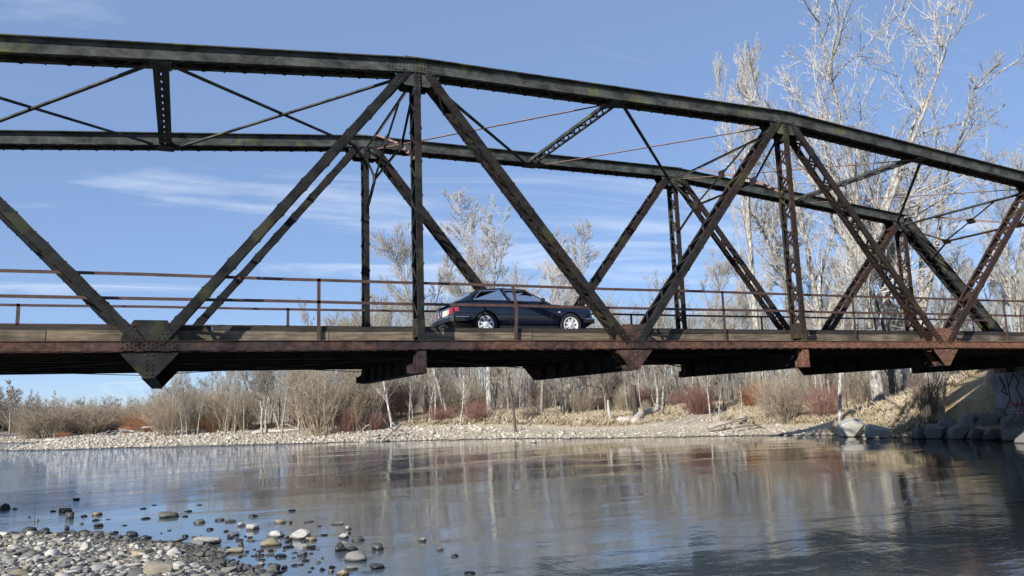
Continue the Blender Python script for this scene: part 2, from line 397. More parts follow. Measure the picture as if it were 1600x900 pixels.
def ground_mat():
    m, t, b = mat_new('ground'); P = coords(t, False); a = nd(t, 'ShaderNodeAttribute', attribute_name='grass').outputs['Fac']
    n = noise(t, P, 0.9, 6, 0.65); f = noise(t, P, 9, 6, 0.7); vo = nd(t, 'ShaderNodeTexVoronoi'); vo.inputs['Scale'].default_value = 7; t.links.new(P, vo.inputs['Vector'])
    grav = mix(t, ramp(t, f, 0.3, 0.7), (0.26, 0.22, 0.165), (0.48, 0.42, 0.33))
    gr = mix(t, ramp(t, n, 0.35, 0.65), (0.22, 0.16, 0.095), (0.40, 0.325, 0.21)); gr = mix(t, ramp(t, f, 0.45, 0.75, 0, 0.7), gr, (0.15, 0.105, 0.06))
    cc = mix(t, ramp(t, math_n(t, 'ADD', a, math_n(t, 'MULTIPLY', math_n(t, 'SUBTRACT', f, 0.5), 0.6)), 0.3, 0.6), grav, gr)
    sx = nd(t, 'ShaderNodeSeparateXYZ'); t.links.new(P, sx.inputs[0])
    cc = mix(t, ramp(t, sx.outputs[2], 0.0, 0.07), (0.055, 0.052, 0.045), cc)
    t.links.new(cc, b.inputs['Base Color']); b.inputs['Roughness'].default_value = 0.95; b.inputs['Specular IOR Level'].default_value = 0.15
    bump(t, b, math_n(t, 'ADD', f, vo.outputs['Distance']), 0.7, 0.08); return m
gme.materials.append(ground_mat()); tag(link('ground', gme), kind='structure')
def water_mat():
    m, t, b = mat_new('river_water'); P = coords(t, False)
    def layer(sx, sy, rot, sc, det, rough=0.5, dist=0.0):
        mpn = nd(t, 'ShaderNodeMapping'); t.links.new(P, mpn.inputs[0]); mpn.inputs['Scale'].default_value = (sx, sy, 1); mpn.inputs['Rotation'].default_value = (0, 0, R_(rot))
        return noise(t, mpn.outputs[0], sc, det, rough, dist)
    sx = nd(t, 'ShaderNodeSeparateXYZ'); t.links.new(P, sx.inputs[0])
    swell = layer(1, 1, 20, 0.35, 3); riffle = layer(1.0, 1.25, 24, 0.36, 6, 0.62, 0.8); chop = layer(1.0, 2.2, 28, 2.0, 5, 0.6, 0.8); fine = layer(1.0, 1.6, 10, 7.0, 4, 0.6, 0.4)
    # a shallow riffle runs down the left side: choppier there, in patches elsewhere
    rif = ramp(t, math_n(t, 'SUBTRACT', math_n(t, 'MULTIPLY', sx.outputs[1], 0.30), sx.outputs[0]), 6.5, 16.0)
    patch = ramp(t, layer(0.6, 1.6, 35, 0.22, 3), 0.47, 0.66)
    nearr = math_n(t, 'MULTIPLY', ramp(t, sx.outputs[1], 15.5, 9.0), ramp(t, sx.outputs[0], 4.0, 10.0))
    rif = math_n(t, 'ADD', rif, math_n(t, 'MULTIPLY', nearr, 0.03))
    amp = math_n(t, 'ADD', 0.016, math_n(t, 'ADD', math_n(t, 'MULTIPLY', rif, 1.25), math_n(t, 'MULTIPLY', patch, 0.065)))
    hgt = math_n(t, 'ADD', math_n(t, 'MULTIPLY', swell, 0.006), math_n(t, 'ADD', math_n(t, 'MULTIPLY', math_n(t, 'MULTIPLY', chop, 0.085), amp), math_n(t, 'MULTIPLY', math_n(t, 'MULTIPLY', fine, 0.02), math_n(t, 'ADD', amp, 0.03))))
    hgt = math_n(t, 'ADD', hgt, math_n(t, 'MULTIPLY', math_n(t, 'MULTIPLY', riffle, 0.55), amp))
    shallow = ramp(t, math_n(t, 'SUBTRACT', math_n(t, 'MULTIPLY', sx.outputs[1], 0.35), sx.outputs[0]), -11.0, 4.0)
    t.links.new(mix(t, shallow, (0.004, 0.006, 0.005), (0.105, 0.132, 0.15)), b.inputs['Base Color']); b.inputs['Roughness'].default_value = 0.015; b.inputs['IOR'].default_value = 1.7
    bump(t, b, hgt, 1.0, 0.55); return m
wv = np.array([(-3000, -600, 0), (3000, -600, 0), (3000, 3500, 0), (-3000, 3500, 0)], float)
wme = np_mesh('river', wv, np.array([[0, 1, 2, 3]])); wme.materials.append(water_mat()); tag(link('river', wme), kind='structure')
# ------------------------------------------------------------------ the truss bridge
PL = 5.5
def BX(k): return -0.618+PL*k
def ZC(k): return CAMZ+1.52-0.0044*(k-2)**2            # top of the bottom chord
YN, YF, CD = 16.78, 22.33, 0.47                        # outer faces of the two trusses, chord depth
TN = {-1: 5.355, 1: 6.33, 3: 6.33, 5: 5.355}
def TZ(k):                                             # underside of the top chord
    if k in TN: return ZC(k)+TN[k]
    a = TZ(k-1) if k-1 in TN else None; return (TZ(k-1)+TZ(k+1))/2
bridge = empty('truss_bridge', (BX(2), (YN+YF)/2+CD/2, ZC(2)-0.72))
tag(bridge, 'rusty riveted steel truss bridge with timber deck spanning the river', 'bridge')
BO = bridge.location
def sub_mesh(me, name, parent, mat, M4):
    o = bpy.data.objects.new(name, me); COL.objects.link(o); o.parent = parent
    if not me.materials: me.materials.append(mat)
    M2 = M4.copy(); M2.translation = M2.translation-BO; o.matrix_local = M2; return o
def rivet_mb(mb, pts, nrm, r=0.016, h=0.012):
    nrm = Vector(nrm).normalized(); a = nrm.orthogonal().normalized(); b = nrm.cross(a)
    for p in pts:
        p = Vector(p); ring = [p+(a*math.cos(t)+b*math.sin(t))*r for t in [i*math.pi/3 for i in range(6)]]
        top = [p+nrm*h+(a*math.cos(t)+b*math.sin(t))*r*.55 for t in [i*math.pi/3 for i in range(6)]]
        mb.add(ring+top, [[i, (i+1) % 6, 6+(i+1) % 6, 6+i] for i in range(6)]+[[6+i for i in range(6)]])
LACE_CACHE = {}
def bar_mesh(L, wd, th, nm='lacing_bar'):
    key = (round(L, 3), wd, th)
    if key not in LACE_CACHE:
        LACE_CACHE[key] = MB().box(-L/2, L/2, -wd/2, wd/2, -th/2, th/2).mesh(nm)
    return LACE_CACHE[key]
def frame_mat(c, ax, az):
    ax = ax.normalized(); az = az.normalized(); ay = az.cross(ax)
    return Matrix((ax, ay, az)).transposed().to_4x4() if False else Matrix(((ax.x, ay.x, az.x, c.x), (ax.y, ay.y, az.y, c.y), (ax.z, ay.z, az.z, c.z), (0, 0, 0, 1)))
def laced(name, x0, z0, x1, z1, yf, width, depth, mat, single, pitch=0.40, leg=0.075, th=0.012, batten0=0.42, batten1=0.42):
    """two channels (near and far face) tied with zig-zag lacing on both edges"""
    yv = Vector((0, 1, 0)); p0, p1 = Vector((x0, 0, z0)), Vector((x1, 0, z1)); a = (p1-p0); L = a.length; a.normalize(); n = yv.cross(a).normalized()
    mb = MB(); c = (p0+p1)/2
    for yy, sg in ((yf, 1), (yf+depth, -1)):
        mb.obox(c+yv*(yy+sg*th/2), a*L/2, n*width/2, yv*th/2)
        for s in (-1, 1):
            mb.obox(c+n*s*(width/2-th/2)+yv*(yy+sg*(th+leg)/2+sg*0.001), a*(L/2-0.002), n*(th/2-0.001), yv*(leg-th)/2)
    o = mb.build(name, mat, bridge)
    for s in (-1, 1):                                   # batten plates at both ends
        for q, bl in ((batten0/2+0.12, batten0), (L-batten1/2-0.12, batten1)):
            MB().obox(p0+a*q+n*s*(width/2+0.005)+yv*(yf+depth/2), a*bl/2, n*0.005, yv*(depth/2-0.004)).build('batten_plate', mat, o, off=BO)
    s0, s1 = batten0+0.16, L-batten1-0.16; cnt = max(2, round((s1-s0)/pitch)); st = (s1-s0)/cnt
    ya, yb = yf+0.03, yf+depth-0.03; d = math.hypot(st, yb-ya); joined = MB(); riv = MB()
    for s in (-1, 1):
        for i in range(cnt):
            q0, q1 = s0+i*st, s0+(i+1)*st; (e0, e1) = (ya, yb) if (i+(s > 0)) % 2 == 0 else (yb, ya)
            A = p0+a*q0+yv*e0; B = p0+a*q1+yv*e1; off = n*s*(width/2+0.006)
            Mx = frame_mat((A+B)/2+off, (B-A), n*s)
            if single: sub_mesh(bar_mesh(round(d+0.06, 2), 0.058, 0.012), 'lacing_bar', o, mat, Mx)
            else: joined.obox((A+B)/2+off, (B-A).normalized()*(d+0.06)/2, (n*s).cross((B-A).normalized())*0.029, n*s*0.006)
            rivet_mb(riv, [p0+a*q0+yv*e0+n*s*(width/2+0.012)], n*s, 0.02, 0.016)
    if not single: joined.build('lacing', mat, o, off=BO, kind='stuff')
    riv.build('rivets', mat, o, off=BO, kind='stuff')
    return o
def chord(name, A, B, yf, mat):
    """box chord: two channel webs, an overhanging cover plate on top, lacing underneath; A, B are (x, z) of the web's underside"""
    yv = Vector((0, 1, 0)); p0, p1 = Vector((A[0], 0, A[1])), Vector((B[0], 0, B[1])); a = p1-p0; L = a.length; a.normalize(); n = a.cross(-yv).normalized()
    if n.z < 0: n = -n
    hw, th = 0.31, 0.014; c = (p0+p1)/2; mb = MB()
    for yy, sg in ((yf, 1), (yf+CD, -1)):
        mb.obox(c+n*hw/2+yv*(yy+sg*th/2), a*L/2, n*hw/2, yv*th/2)
        mb.obox(c+n*0.007+yv*(yy-sg*0.012), a*L/2, n*0.007, yv*0.012)                       # lower lip
        mb.obox(c+n*0.008+yv*(yy+sg*(th+0.045)), a*L/2, n*0.008, yv*0.044)                  # inner leg
        mb.obox(c+n*(hw-0.045)+yv*(yy-sg*0.006), a*L/2, n*0.045, yv*0.006)                  # top angle
    o = mb.build(name, mat, bridge)
    MB().obox(c+n*(hw+0.012)+yv*(yf+CD/2), a*(L/2+0.02), n*0.012, yv*(CD/2+0.095)).build('cover_plate', mat, o, off=BO)
    lc = MB(); rv = MB(); cnt = round(L/0.42); st = L/cnt
    for i in range(cnt):
        q0, q1 = i*st, (i+1)*st; e0, e1 = (yf+0.0, yf+CD) if i % 2 == 0 else (yf+CD, yf+0.0)
        P, Q = p0+a*q0+yv*e0-n*0.008, p0+a*q1+yv*e1-n*0.008; u_ = (Q-P).normalized()
        lc.obox((P+Q)/2, u_*(P-Q).length/2, n.cross(u_)*0.032, n*0.007)
        for yy in (yf-0.012, yf+CD+0.012): rivet_mb(rv, [p0+a*q0+yv*yy], -n, 0.026, 0.022)
        lc.obox(p0+a*q0+yv*(yf-0.016)-n*0.012, a*0.05, yv*0.02, n*0.011)
    lc.build('lacing', M['steel_under'], o, off=BO, kind='stuff'); rv.build('rivets', mat, o, off=BO, kind='stuff')  # darker steel paints the underside's shade into the lacing
    return o
def plate(name, pts, y, th, mat, riv=None, parent=bridge):
    o = MB().prism([(x, y, z) for x, z in pts], (0, th, 0)).build(name, mat, parent, off=BO)
    if riv:
        rb = MB(); rivet_mb(rb, [(x, y, z) for x, z in riv], (0, -1, 0), 0.019, 0.014); rb.build('rivets', mat, o, off=BO, kind='stuff')
    return o
for yf in (YN, YF):
    near = yf == YN; sw, stp, slo = M['steel_web'], M['steel_top'], M['steel_low']
    # top chord and end posts
    for k0, k1 in ((-1, 1), (1, 3), (3, 5)): chord('top_chord', (BX(k0), TZ(k0)), (BX(k1), TZ(k1)), yf, stp)
    chord('end_post', (BX(5)+0.02, TZ(5)), (BX(6)+0.1, ZC(6)-0.05), yf, stp); chord('end_post', (BX(-2)-0.1, ZC(-2)-0.05), (BX(-1)-0.02, TZ(-1)), yf, stp)
    # bottom chord: one stretch per panel
    for k in range(-2, 6):
        mb = MB(); za, zb = ZC(k), ZC(k+1)
        for yy, sg in ((yf, 1), (yf+CD-0.06, -1)):
            for (z0, z1, y0, y1) in ((-0.17, 0.0, yy, yy+sg*0.014), (-0.184, -0.17, yy-sg*0.03, yy+sg*0.09), (-0.0, 0.014, yy-sg*0.022, yy+sg*0.09)):
                x0, x1 = BX(k)+0.001, BX(k+1)-0.001
                mb.add([(x, y, z) for x, zz in ((x0, za), (x1, zb)) for y in (min(y0, y1), max(y0, y1)) for z in (zz+z0, zz+z1)],
                       [(0, 1, 3, 2), (4, 6, 7, 5), (0, 4, 5, 1), (2, 3, 7, 6), (0, 2, 6, 4), (1, 5, 7, 3)])
        rng = random.Random(k)
        x = BX(k)+0.2
        while x < BX(k+1)-0.2:                            # batten tabs under the chord
            zz = za+(zb-za)*(x-BX(k))/PL; mb.box(x, x+0.16, yf-0.024, yf+CD-0.04, zz-0.198, zz-0.185); x += 0.36
        mb.build('bottom_chord', slo, bridge)
    # web members
    for kt, kb in ((-1, 0), (1, 0), (1, 2), (3, 2), (3, 4), (5, 4)):
        s = 1 if kb > kt else -1
        laced('diagonal', BX(kb)-s*0.16, ZC(kb)-0.03, BX(kt)+s*0.24, TZ(kt)+0.02, yf-0.010, 0.185, 0.46, sw, near)
    for k in (-1, 1, 3, 5):
        laced('vertical_post', BX(k), ZC(k)-0.02, BX(k), TZ(k)+0.02, yf-0.012, 0.145, 0.46, sw, False)
    # gussets
    for k in (0, 2, 4):
        z = ZC(k); x = BX(k)
        pts = [(-0.10, -0.72), (0.10, -0.72), (0.56, -0.19), (0.50, 0.10), (0.30, 0.42), (-0.30, 0.42), (-0.50, 0.10), (-0.56, -0.19)]
        for y in (yf+0.016, yf+CD-0.09):
            riv = [(x+i*0.075-0.49, z-0.035-0.085*(j % 2)-0.03*(i % 2)) for i in range(14) for j in range(2)]+[(x+s*0.055, z-0.27-0.095*i) for s in (-1, 1) for i in range(5)]
            g = plate('gusset_plate', [(x+a, z+b) for a, b in pts], y, 0.014, slo if k else M['steel_web'])
            if near and y < yf+0.1:
                rb = MB(); rivet_mb(rb, [(a, yf-0.001 if b > z-0.2 else y, b) for a, b in riv], (0, -1, 0), 0.02, 0.016)
                for s in (-1, 1):
                    rivet_mb(rb, [(x+s*(0.20+0.055*i)+q, yf-0.011, z+0.06+0.085*i) for i in range(4) for q in (-0.045, 0.045)], (0, -1, 0), 0.017, 0.014)
                rb.build('rivets', slo, g, off=BO, kind='stuff')
    for k in (-1, 1, 3, 5):
        z = TZ(k); x = BX(k)
        for y in (yf+0.016, yf+CD-0.032):
            pts = [(-0.62, 0.05), (0.62, 0.05), (0.52, -0.12), (0.30, -0.34), (-0.30, -0.34), (-0.52, -0.12)]
            g = plate('gusset_plate', [(x+a, z+b) for a, b in pts], y, 0.014, stp)
        rb = MB()
        if k in (1, 3):
            slope = (TZ(k+2)-TZ(k))/(2*PL)
            rivet_mb(rb, [(x+i*0.085, yf-0.001, z+0.06+0.075*j+(slope*i*0.085 if i > 0 else (TZ(k)-TZ(k-2))/(2*PL)*i*0.085)) for i in range(-8, 8) for j in range(3)], (0, -1, 0), 0.018, 0.014)
            rivet_mb(rb, [(x+s*(0.30+0.06*i)+q, yf-0.011, z-0.04-0.085*i) for s in (-1, 1) for i in range(5) for q in (-0.05, 0.05)], (0, -1, 0), 0.017, 0.014)
            rivet_mb(rb, [(x+q, yf-0.013, z-0.03-0.08*i) for i in range(6) for q in (-0.05, 0.05)], (0, -1, 0), 0.017, 0.014)
            rb.build('rivets', stp, g, off=BO, kind='stuff')
        # splice cap where the chord kinks
        MB().box(x-0.30, x+0.30, yf-0.05, yf+CD+0.05, z+0.335, z+0.352).build('splice_plate', stp, bridge)
    for k in (-1, 1, 3, 5):                               # hangers under the chord
        z = ZC(k); x = BX(k); zb = z-0.71
        pl = plate('hanger_plate', [(x-0.11, zb), (x+0.11, zb), (x+0.11, z-0.186), (x-0.11, z-0.186)], yf+0.012, 0.014, slo,
              [(x+s*0.07, zb+0.06+0.11*i) for s in (-1, 1) for i in range(5)])
        plate('bracket_plate', [(x-0.32, zb), (x-0.115, zb), (x-0.115, z-0.2), (x-0.13, z-0.2), (x-0.18, zb+0.22), (x-0.32, zb+0.16)], yf+0.10, 0.012, slo)
        MB().box(x-0.105, x-0.09, yf+0.030, yf+0.26, zb, z-0.19).build('hanger_plate', slo, bridge)
# floor system
for k in range(-2, 7):
    x = BX(k); z = ZC(k); mb = MB(); y0, y1 = YN+0.06, YF+CD-0.06
    mb.box(x-0.008, x+0.008, y0, y1, z-0.70, z-0.08)
    for zz0, zz1 in ((z-0.72, z-0.70), (z-0.08, z-0.06)): mb.box(x-0.13, x+0.13, y0, y1, zz0, zz1)
    for s in (-1, 1):
        mb.box(x+s*0.02-0.008, x+s*0.02+0.008, y0+0.01, y1-0.01, z-0.698, z-0.60)
        for yy in np.linspace(y0+0.7, y1-0.7, 6): mb.box(min(x+s*0.010, x+s*0.1), max(x+s*0.010, x+s*0.1), yy-0.006, yy+0.006, z-0.695, z-0.085)
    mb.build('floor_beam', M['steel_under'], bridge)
YS = [17.75, 18.6, 19.45, 20.3, 21.15, 22.0]
for yy in YS:
    for k in range(-2, 6):
        mb = MB(); za = min(ZC(k), ZC(k+1)); x0, x1 = BX(k)+0.14, BX(k+1)-0.14
        mb.box(x0, x1, yy-0.006, yy+0.006, za-0.30, za+0.05); mb.box(x0, x1, yy-0.075, yy+0.075, za-0.315, za-0.30); mb.box(x0, x1, yy-0.075, yy+0.075, za+0.05, za+0.062)
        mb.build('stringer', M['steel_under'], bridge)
for k in range(-2, 6):                                    # lower laterals
    for A, B in (((BX(k), YN+0.2), (BX(k+1), YF+0.2)), ((BX(k), YF+0.2), (BX(k+1), YN+0.2))):
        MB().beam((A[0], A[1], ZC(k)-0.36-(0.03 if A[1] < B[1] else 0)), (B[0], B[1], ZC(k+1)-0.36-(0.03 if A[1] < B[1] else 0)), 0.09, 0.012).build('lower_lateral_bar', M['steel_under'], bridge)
# timber deck: cross planks and the stacked edge timbers
DZ = CAMZ+1.77
plank = MB().box(-0.118, 0.118, -2.28, 2.28, -0.10, 0.0).mesh('plank'); plank.materials.append(M['timber_dark'])
nP = 184
rng = random.Random(3)
for i in range(nP):
    o = bpy.data.objects.new('plank', plank); COL.objects.link(o); o.parent = bridge
    o.location = Vector((BX(-2)+0.12+i*0.2391, (YN+YF+CD)/2+rng.uniform(-0.015, 0.015), DZ-0.02+rng.uniform(-0.006, 0.006)))-BO
    o.scale = (0.985, 1, 1)
for yy, s in ((YN+0.55, 1), (YF+CD-0.55, -1)):
    for layer, (z0, z1, dep, mt) in enumerate(((DZ-0.40, DZ-0.004, 0.22, 'timber'), (DZ+0.0, DZ+0.105, 0.26, 'timber_dark'))):  # lower timber deepened behind the chord, unseen, to block sun under the deck
        x = BX(-2)+0.05-layer*1.7; j = 0
        while x < BX(6)-0.1:
            L = rng.choice((4.2, 4.9, 5.4)); x0, x1 = max(x, BX(-2)), min(x+L, BX(6)); j += 1
            q = rng.uniform(-0.012, 0.012); y0 = yy+q; y1 = y0+s*dep
            if x1-x0 > 0.3:
                mb = MB(); n = 9; rr = [rng.uniform(-0.006, 0.006) for _ in range(n+1)]
                for i in range(n):
                    a0, a1 = x0+0.008+(x1-x0-0.016)*i/n, x0+0.008+(x1-x0-0.016)*(i+1)/n
                    P = []
                    for xx, r in ((a0, rr[i]), (a1, rr[i+1])):
                        P += [(xx, min(y0, y1), z0), (xx, max(y0, y1), z0), (xx, max(y0, y1), z1+r), (xx, min(y0, y1), z1+r)]
                    fs = [(0, 4, 5, 1), (1, 5, 6, 2), (2, 6, 7, 3), (3, 7, 4, 0)]
                    if i == 0: fs.append((0, 1, 2, 3))
                    if i == n-1: fs.append((4, 7, 6, 5))
                    mb.add(P, fs)
                mb.build('edge_timber', M[mt], bridge)
            x += L
# top struts and lateral bracing
for k in (0, 2, 4):
    z = TZ(k)+0.03; mb = MB(); y0, y1 = YN+0.02, YF+CD-0.02
    for s in (-1, 1):
        mb.box(BX(k)+s*0.12-0.035, BX(k)+s*0.12+0.035, y0, y1, z-0.006, z+0.006); mb.box(BX(k)+s*0.155-0.006, BX(k)+s*0.155+0.006, y0, y1, z+0.007, z+0.09)
    o = mb.build('top_strut', M['steel_top'], bridge); n = 15; st = (y1-y0-0.8)/n; lb = MB()
    if k == 0:                                            # this strut is plated, with a row of slots
        for s in (-1, 1): lb.box(BX(k)+min(s*0.014, s*0.15), BX(k)+max(s*0.014, s*0.15), y0+0.42, y1-0.42, z-0.017, z-0.008)
        for i in range(12): lb.box(BX(k)-0.0135, BX(k)+0.0135, y0+0.42+i*0.42, y0+0.42+i*0.42+0.27, z-0.0165, z-0.0085)
    for i in range(n if k else 0):
        a, b = y0+0.4+i*st, y0+0.4+(i+1)*st; s = 1 if i % 2 else -1
        lb.beam((BX(k)-s*0.12, a, z-0.012), (BX(k)+s*0.12, b, z-0.012), 0.045, 0.01)
        lb.beam((BX(k)+s*0.12, a, z+0.096), (BX(k)-s*0.12, b, z+0.096), 0.045, 0.01)
    lb.build('lacing', M['steel_top'], o, off=BO, kind='stuff')
    for y in (y0+0.22, y1-0.22): MB().box(BX(k)-0.17, BX(k)+0.17, y-0.2, y+0.2, z-0.018, z-0.007).build('batten_plate', M['steel_top'], o, off=BO)
    for yf in (YN, YF): MB().box(BX(k)-0.22, BX(k)+0.22, yf+0.02, yf+CD-0.02, TZ(k)-0.035, TZ(k)-0.012).build('batten_plate', M['steel_top'], o, off=BO)
for k in range(-1, 5):
    for A, B, dz, mt in (((k, YN+0.3), (k+1, YF+0.12), 0.05, 'steel_top'), ((k, YF+0.12), (k+1, YN+0.3), 0.0, 'rod' if k > 0 else 'steel_top')):
        MB().beam((BX(A[0])+0.25, A[1], TZ(A[0])-0.03+dz), (BX(B[0])-0.25, B[1], TZ(B[0])-0.03+dz), 0.07 if mt == 'rod' else 0.085, 0.014 if mt == 'rod' else 0.04).build('lateral_bar', M[mt], bridge)
def sway(k, down):
    """cross frame between the trusses at panel point k; down = unit vector along the post"""
    down = Vector(down).normalized(); top = Vector((BX(k), 0, TZ(k)-0.06)); y0, y1 = YN+0.36, YF+0.05; Wd = y1-y0
    def P(f, d): q = top+down*d; return Vector((q.x, y0+Wd*f, q.z))
    mem = [('sway_strut', P(0, 0), P(1, 0), 'steel_top', .09), ('sway_strut', P(.22, 1.25), P(.78, 1.25), 'steel_web', .08),
           ('sway_brace', P(.26, .03), P(.78, 1.22), 'steel_web', .055), ('sway_brace', P(.74, .03), P(.22, 1.22), 'rod', .055),
           ('knee_brace', P(.22, 1.25), P(0, 1.95), 'rod', .085), ('knee_brace', P(.78, 1.25), P(1, 1.95), 'steel_web', .085),
           ('sway_brace', P(0.0, .25), P(.22, 1.25), 'steel_web', .06), ('sway_brace', P(1.0, .25), P(.78, 1.25), 'steel_web', .06)]
    for nm, a, b, mt, wd in mem:
        d = (b-a).normalized(); mb = MB(); mb.beam(a, b, wd, 0.014, down if abs(d.dot(down)) < 0.5 else (0, 1, 0))
        n = d.cross(Vector((0, 1, 0))) if abs(d.y) < 0.5 else d.cross(Vector((1, 0, 0)))
        n.normalize(); mb.beam(a+n*wd*0.3, b+n*wd*0.3, 0.012, wd*0.8, down if abs(d.dot(down)) < 0.5 else (0, 1, 0)); mb.build(nm, M[mt], bridge)
    nx_ = Vector((0, 1, 0)).cross(down).normalized()
    for f, d in ((.22, 1.25), (.78, 1.25), (.5, .60)):
        c = P(f, d); MB().obox(c+nx_*0.03, Vector((0, 1, 0))*0.15, down*0.12, nx_*0.006).build('gusset_plate', M['rod' if f < .3 else 'steel_web'], bridge)
for k in (1, 3): sway(k, (0, 0, -1))
sway(5, (BX(6)-BX(5), 0, ZC(6)-TZ(5))); sway(-1, (BX(-2)-BX(-1), 0, ZC(-2)-TZ(-1)))
# railings on both sides of the deck
RZ = CAMZ+2.90
for yy, posts in ((YN+0.47, (-8.3, -4.6, 2.70, 7.36, 13.56, 18.28, 24.9, 29.8)), (YF+CD-0.47, (-9.2, -3.81, 2.65, 8.1, 13.75, 19.2, 24.7, 30.2))):
    for z, hh in ((RZ, 0.065), (CAMZ+2.41, 0.065)):
        pts = [(x, yy, z+0.008*math.sin(x*0.9+z*3)) for x in np.linspace(BX(-2), BX(6)-0.9, 17)]
        mb = MB()
        for a, b in zip(pts[:-1], pts[1:]): mb.beam(a, b, 0.012, hh); mb.beam((a[0], a[1]+0.03, a[2]+hh/2-0.006), (b[0], b[1]+0.03, b[2]+hh/2-0.006), 0.05, 0.011)
        mb.build('hand_rail', M['rail'], bridge)
    x = BX(6)-0.9; arc = [(x+0.3*math.sin(t), yy, RZ-0.45+0.45*math.cos(t)) for t in np.linspace(0, math.pi/2, 7)]
    MB().tube([(x-0.02, yy, RZ)]+arc+[(x+0.3, yy, DZ)], 0.035, 8).build('rail_end', M['rail'], bridge)
    for x in posts:
        mb = MB(); bent = abs(x-7.36) < 0.1
        mid = (x+(0.05 if bent else 0), yy-0.012*(bent), CAMZ+2.35)
        mb.beam((x, yy, ZC(2)-0.02), mid, 0.075, 0.012, (0, 1, 0)); mb.beam(mid, (x-(0.03 if bent else 0), yy, RZ+0.035), 0.075, 0.012, (0, 1, 0))
        mb.beam((x+0.032, yy+0.032, ZC(2)-0.02), (mid[0]+0.032, mid[1]+0.032, mid[2]), 0.011, 0.055, (0, 1, 0)); mb.beam((mid[0]+0.032, mid[1]+0.032, mid[2]), (x+0.032-(0.03 if bent else 0), yy+0.032, RZ+0.03), 0.011, 0.055, (0, 1, 0))
        mb.build('rail_post', M['rail'], bridge)
# abutments
def abutment(name, x0, x1, label, graf):
    root = empty(name, ((x0+x1)/2, (YN+YF+CD)/2, 0.0)); tag(root, label, 'abutment')
    y0, y1 = 15.9, 22.85; zt = ZC(6)-0.75
    s = 1 if x1 > x0 else -1
    mb = MB(); mb.prism([(x0, y0, -0.6), (x0, y1, -0.6), (x1, y1, -0.6), (x1, y0, -0.6)], (0, 0, zt+0.6)); mb.build('wall', M['concrete'], root)
    mb = MB(); mb.prism([(x0+s*0.55, y0+0.02, zt+0.004), (x0+s*0.55, y1-0.02, zt+0.004), (x1, y1-0.02, zt+0.004), (x1, y0+0.02, zt+0.004)], (0, 0, DZ-zt-0.1)); mb.build('back_wall', M['concrete'], root)
    for yy in (YN, YF):
        a, b = sorted((x0+s*0.1, x0+s*0.5)); MB().box(a, b, yy-0.04, yy+CD+0.04, zt+0.003, ZC(6)-0.2).build('bearing_block', M['steel_low'], root)
    if graf:
        # spray-painted scrawl on the wall face
        def stroke(pts, wd, mt):
            P = [Vector((x0-0.004, y, z)) for y, z in pts]; mb = MB(); N = Vector((-1, 0, 0))
            for a, b in zip(P[:-1], P[1:]):
                d = (b-a); L = d.length; d.normalize(); mb.obox((a+b)/2, d*(L/2+wd*0.4), N.cross(d)*wd/2, N*0.002)
            mb.build('graffiti_stroke', M[mt], root)
        Z0 = 0.0
        K = [((22.55, 2.5), (22.35, 2.1), (22.55, 1.9), (22.3, 1.75), (22.5, 2.45)), ((22.25, 2.6), (22.2, 1.6), (22.45, 1.15)), ((22.2, 2.1), (21.95, 2.6), (21.75, 2.3), (21.9, 1.95), (21.7, 1.6), (21.75, 1.3)), ((21.55, 2.6), (21.3, 2.1), (21.45, 1.6), (21.2, 1.4)), ((21.1, 2.6), (20.8, 2.2), (21.0, 1.7), (20.6, 1.5), (20.7, 2.5))]
        for p in K: stroke(p, 0.055, 'graffiti_black')
        Rr = [((22.3, 1.25), (22.15, 1.5), (22.0, 1.2), (21.9, 1.45), (21.8, 1.15)), ((22.2, 1.05), (21.8, 1.1)), ((21.7, 1.5), (21.7, 1.0), (21.45, 1.15), (21.6, 1.3), (21.4, 1.45)), ((22.1, 1.35), (21.45, 1.32)), ((21.9, 0.95), (21.5, 0.9))]
        for p in Rr: stroke(p, 0.05, 'graffiti_red')
        for p in (((22.5, 0.7), (22.1, 0.95), (21.7, 0.7), (21.3, 0.85), (20.9, 0.6)), ((20.4, 1.2), (20.0, 2.3), (19.7, 1.2)), ((21.2, 0.5), (20.7, 1.2), (20.3, 0.6))): stroke(p, 0.09, 'graffiti_blue')
    return root
abutment('bridge_abutment', 31.7, 34.0, 'grey concrete abutment with red and black graffiti under the bridge end', True)
abutment('bridge_abutment', BX(-2)+0.3, BX(-2)-2.4, 'plain grey concrete abutment under the bridge end beside the cobble bar', False)
rd = MB(); rd.box(33.3, 140, 17.0, 22.5, ROAD_Z-0.25, ROAD_Z+0.02)
tag(rd.build('road', M['concrete']), kind='structure')
rd = MB(); rd.box(-140, BX(-2)-1.3, 17.0, 22.5, ROAD_Z-0.25, ROAD_Z+0.02)
tag(rd.build('road', M['concrete']), kind='structure')
# road sign seen from behind, past the bridge end
sg = empty('road_sign', (34.2, 23.5, ground_z(34.2, 23.5))); tag(sg, 'grey back of a road sign on a post past the bridge end', 'sign')
gz = ground_z(34.2, 23.5)
MB().box(34.0, 34.42, 23.50, 23.506, CAMZ+2.85, CAMZ+3.72).build('panel', M['galvanised'], sg)
MB().box(34.17, 34.24, 23.43, 23.497, gz-0.2, CAMZ+3.66).build('post', M['galvanised'], sg)
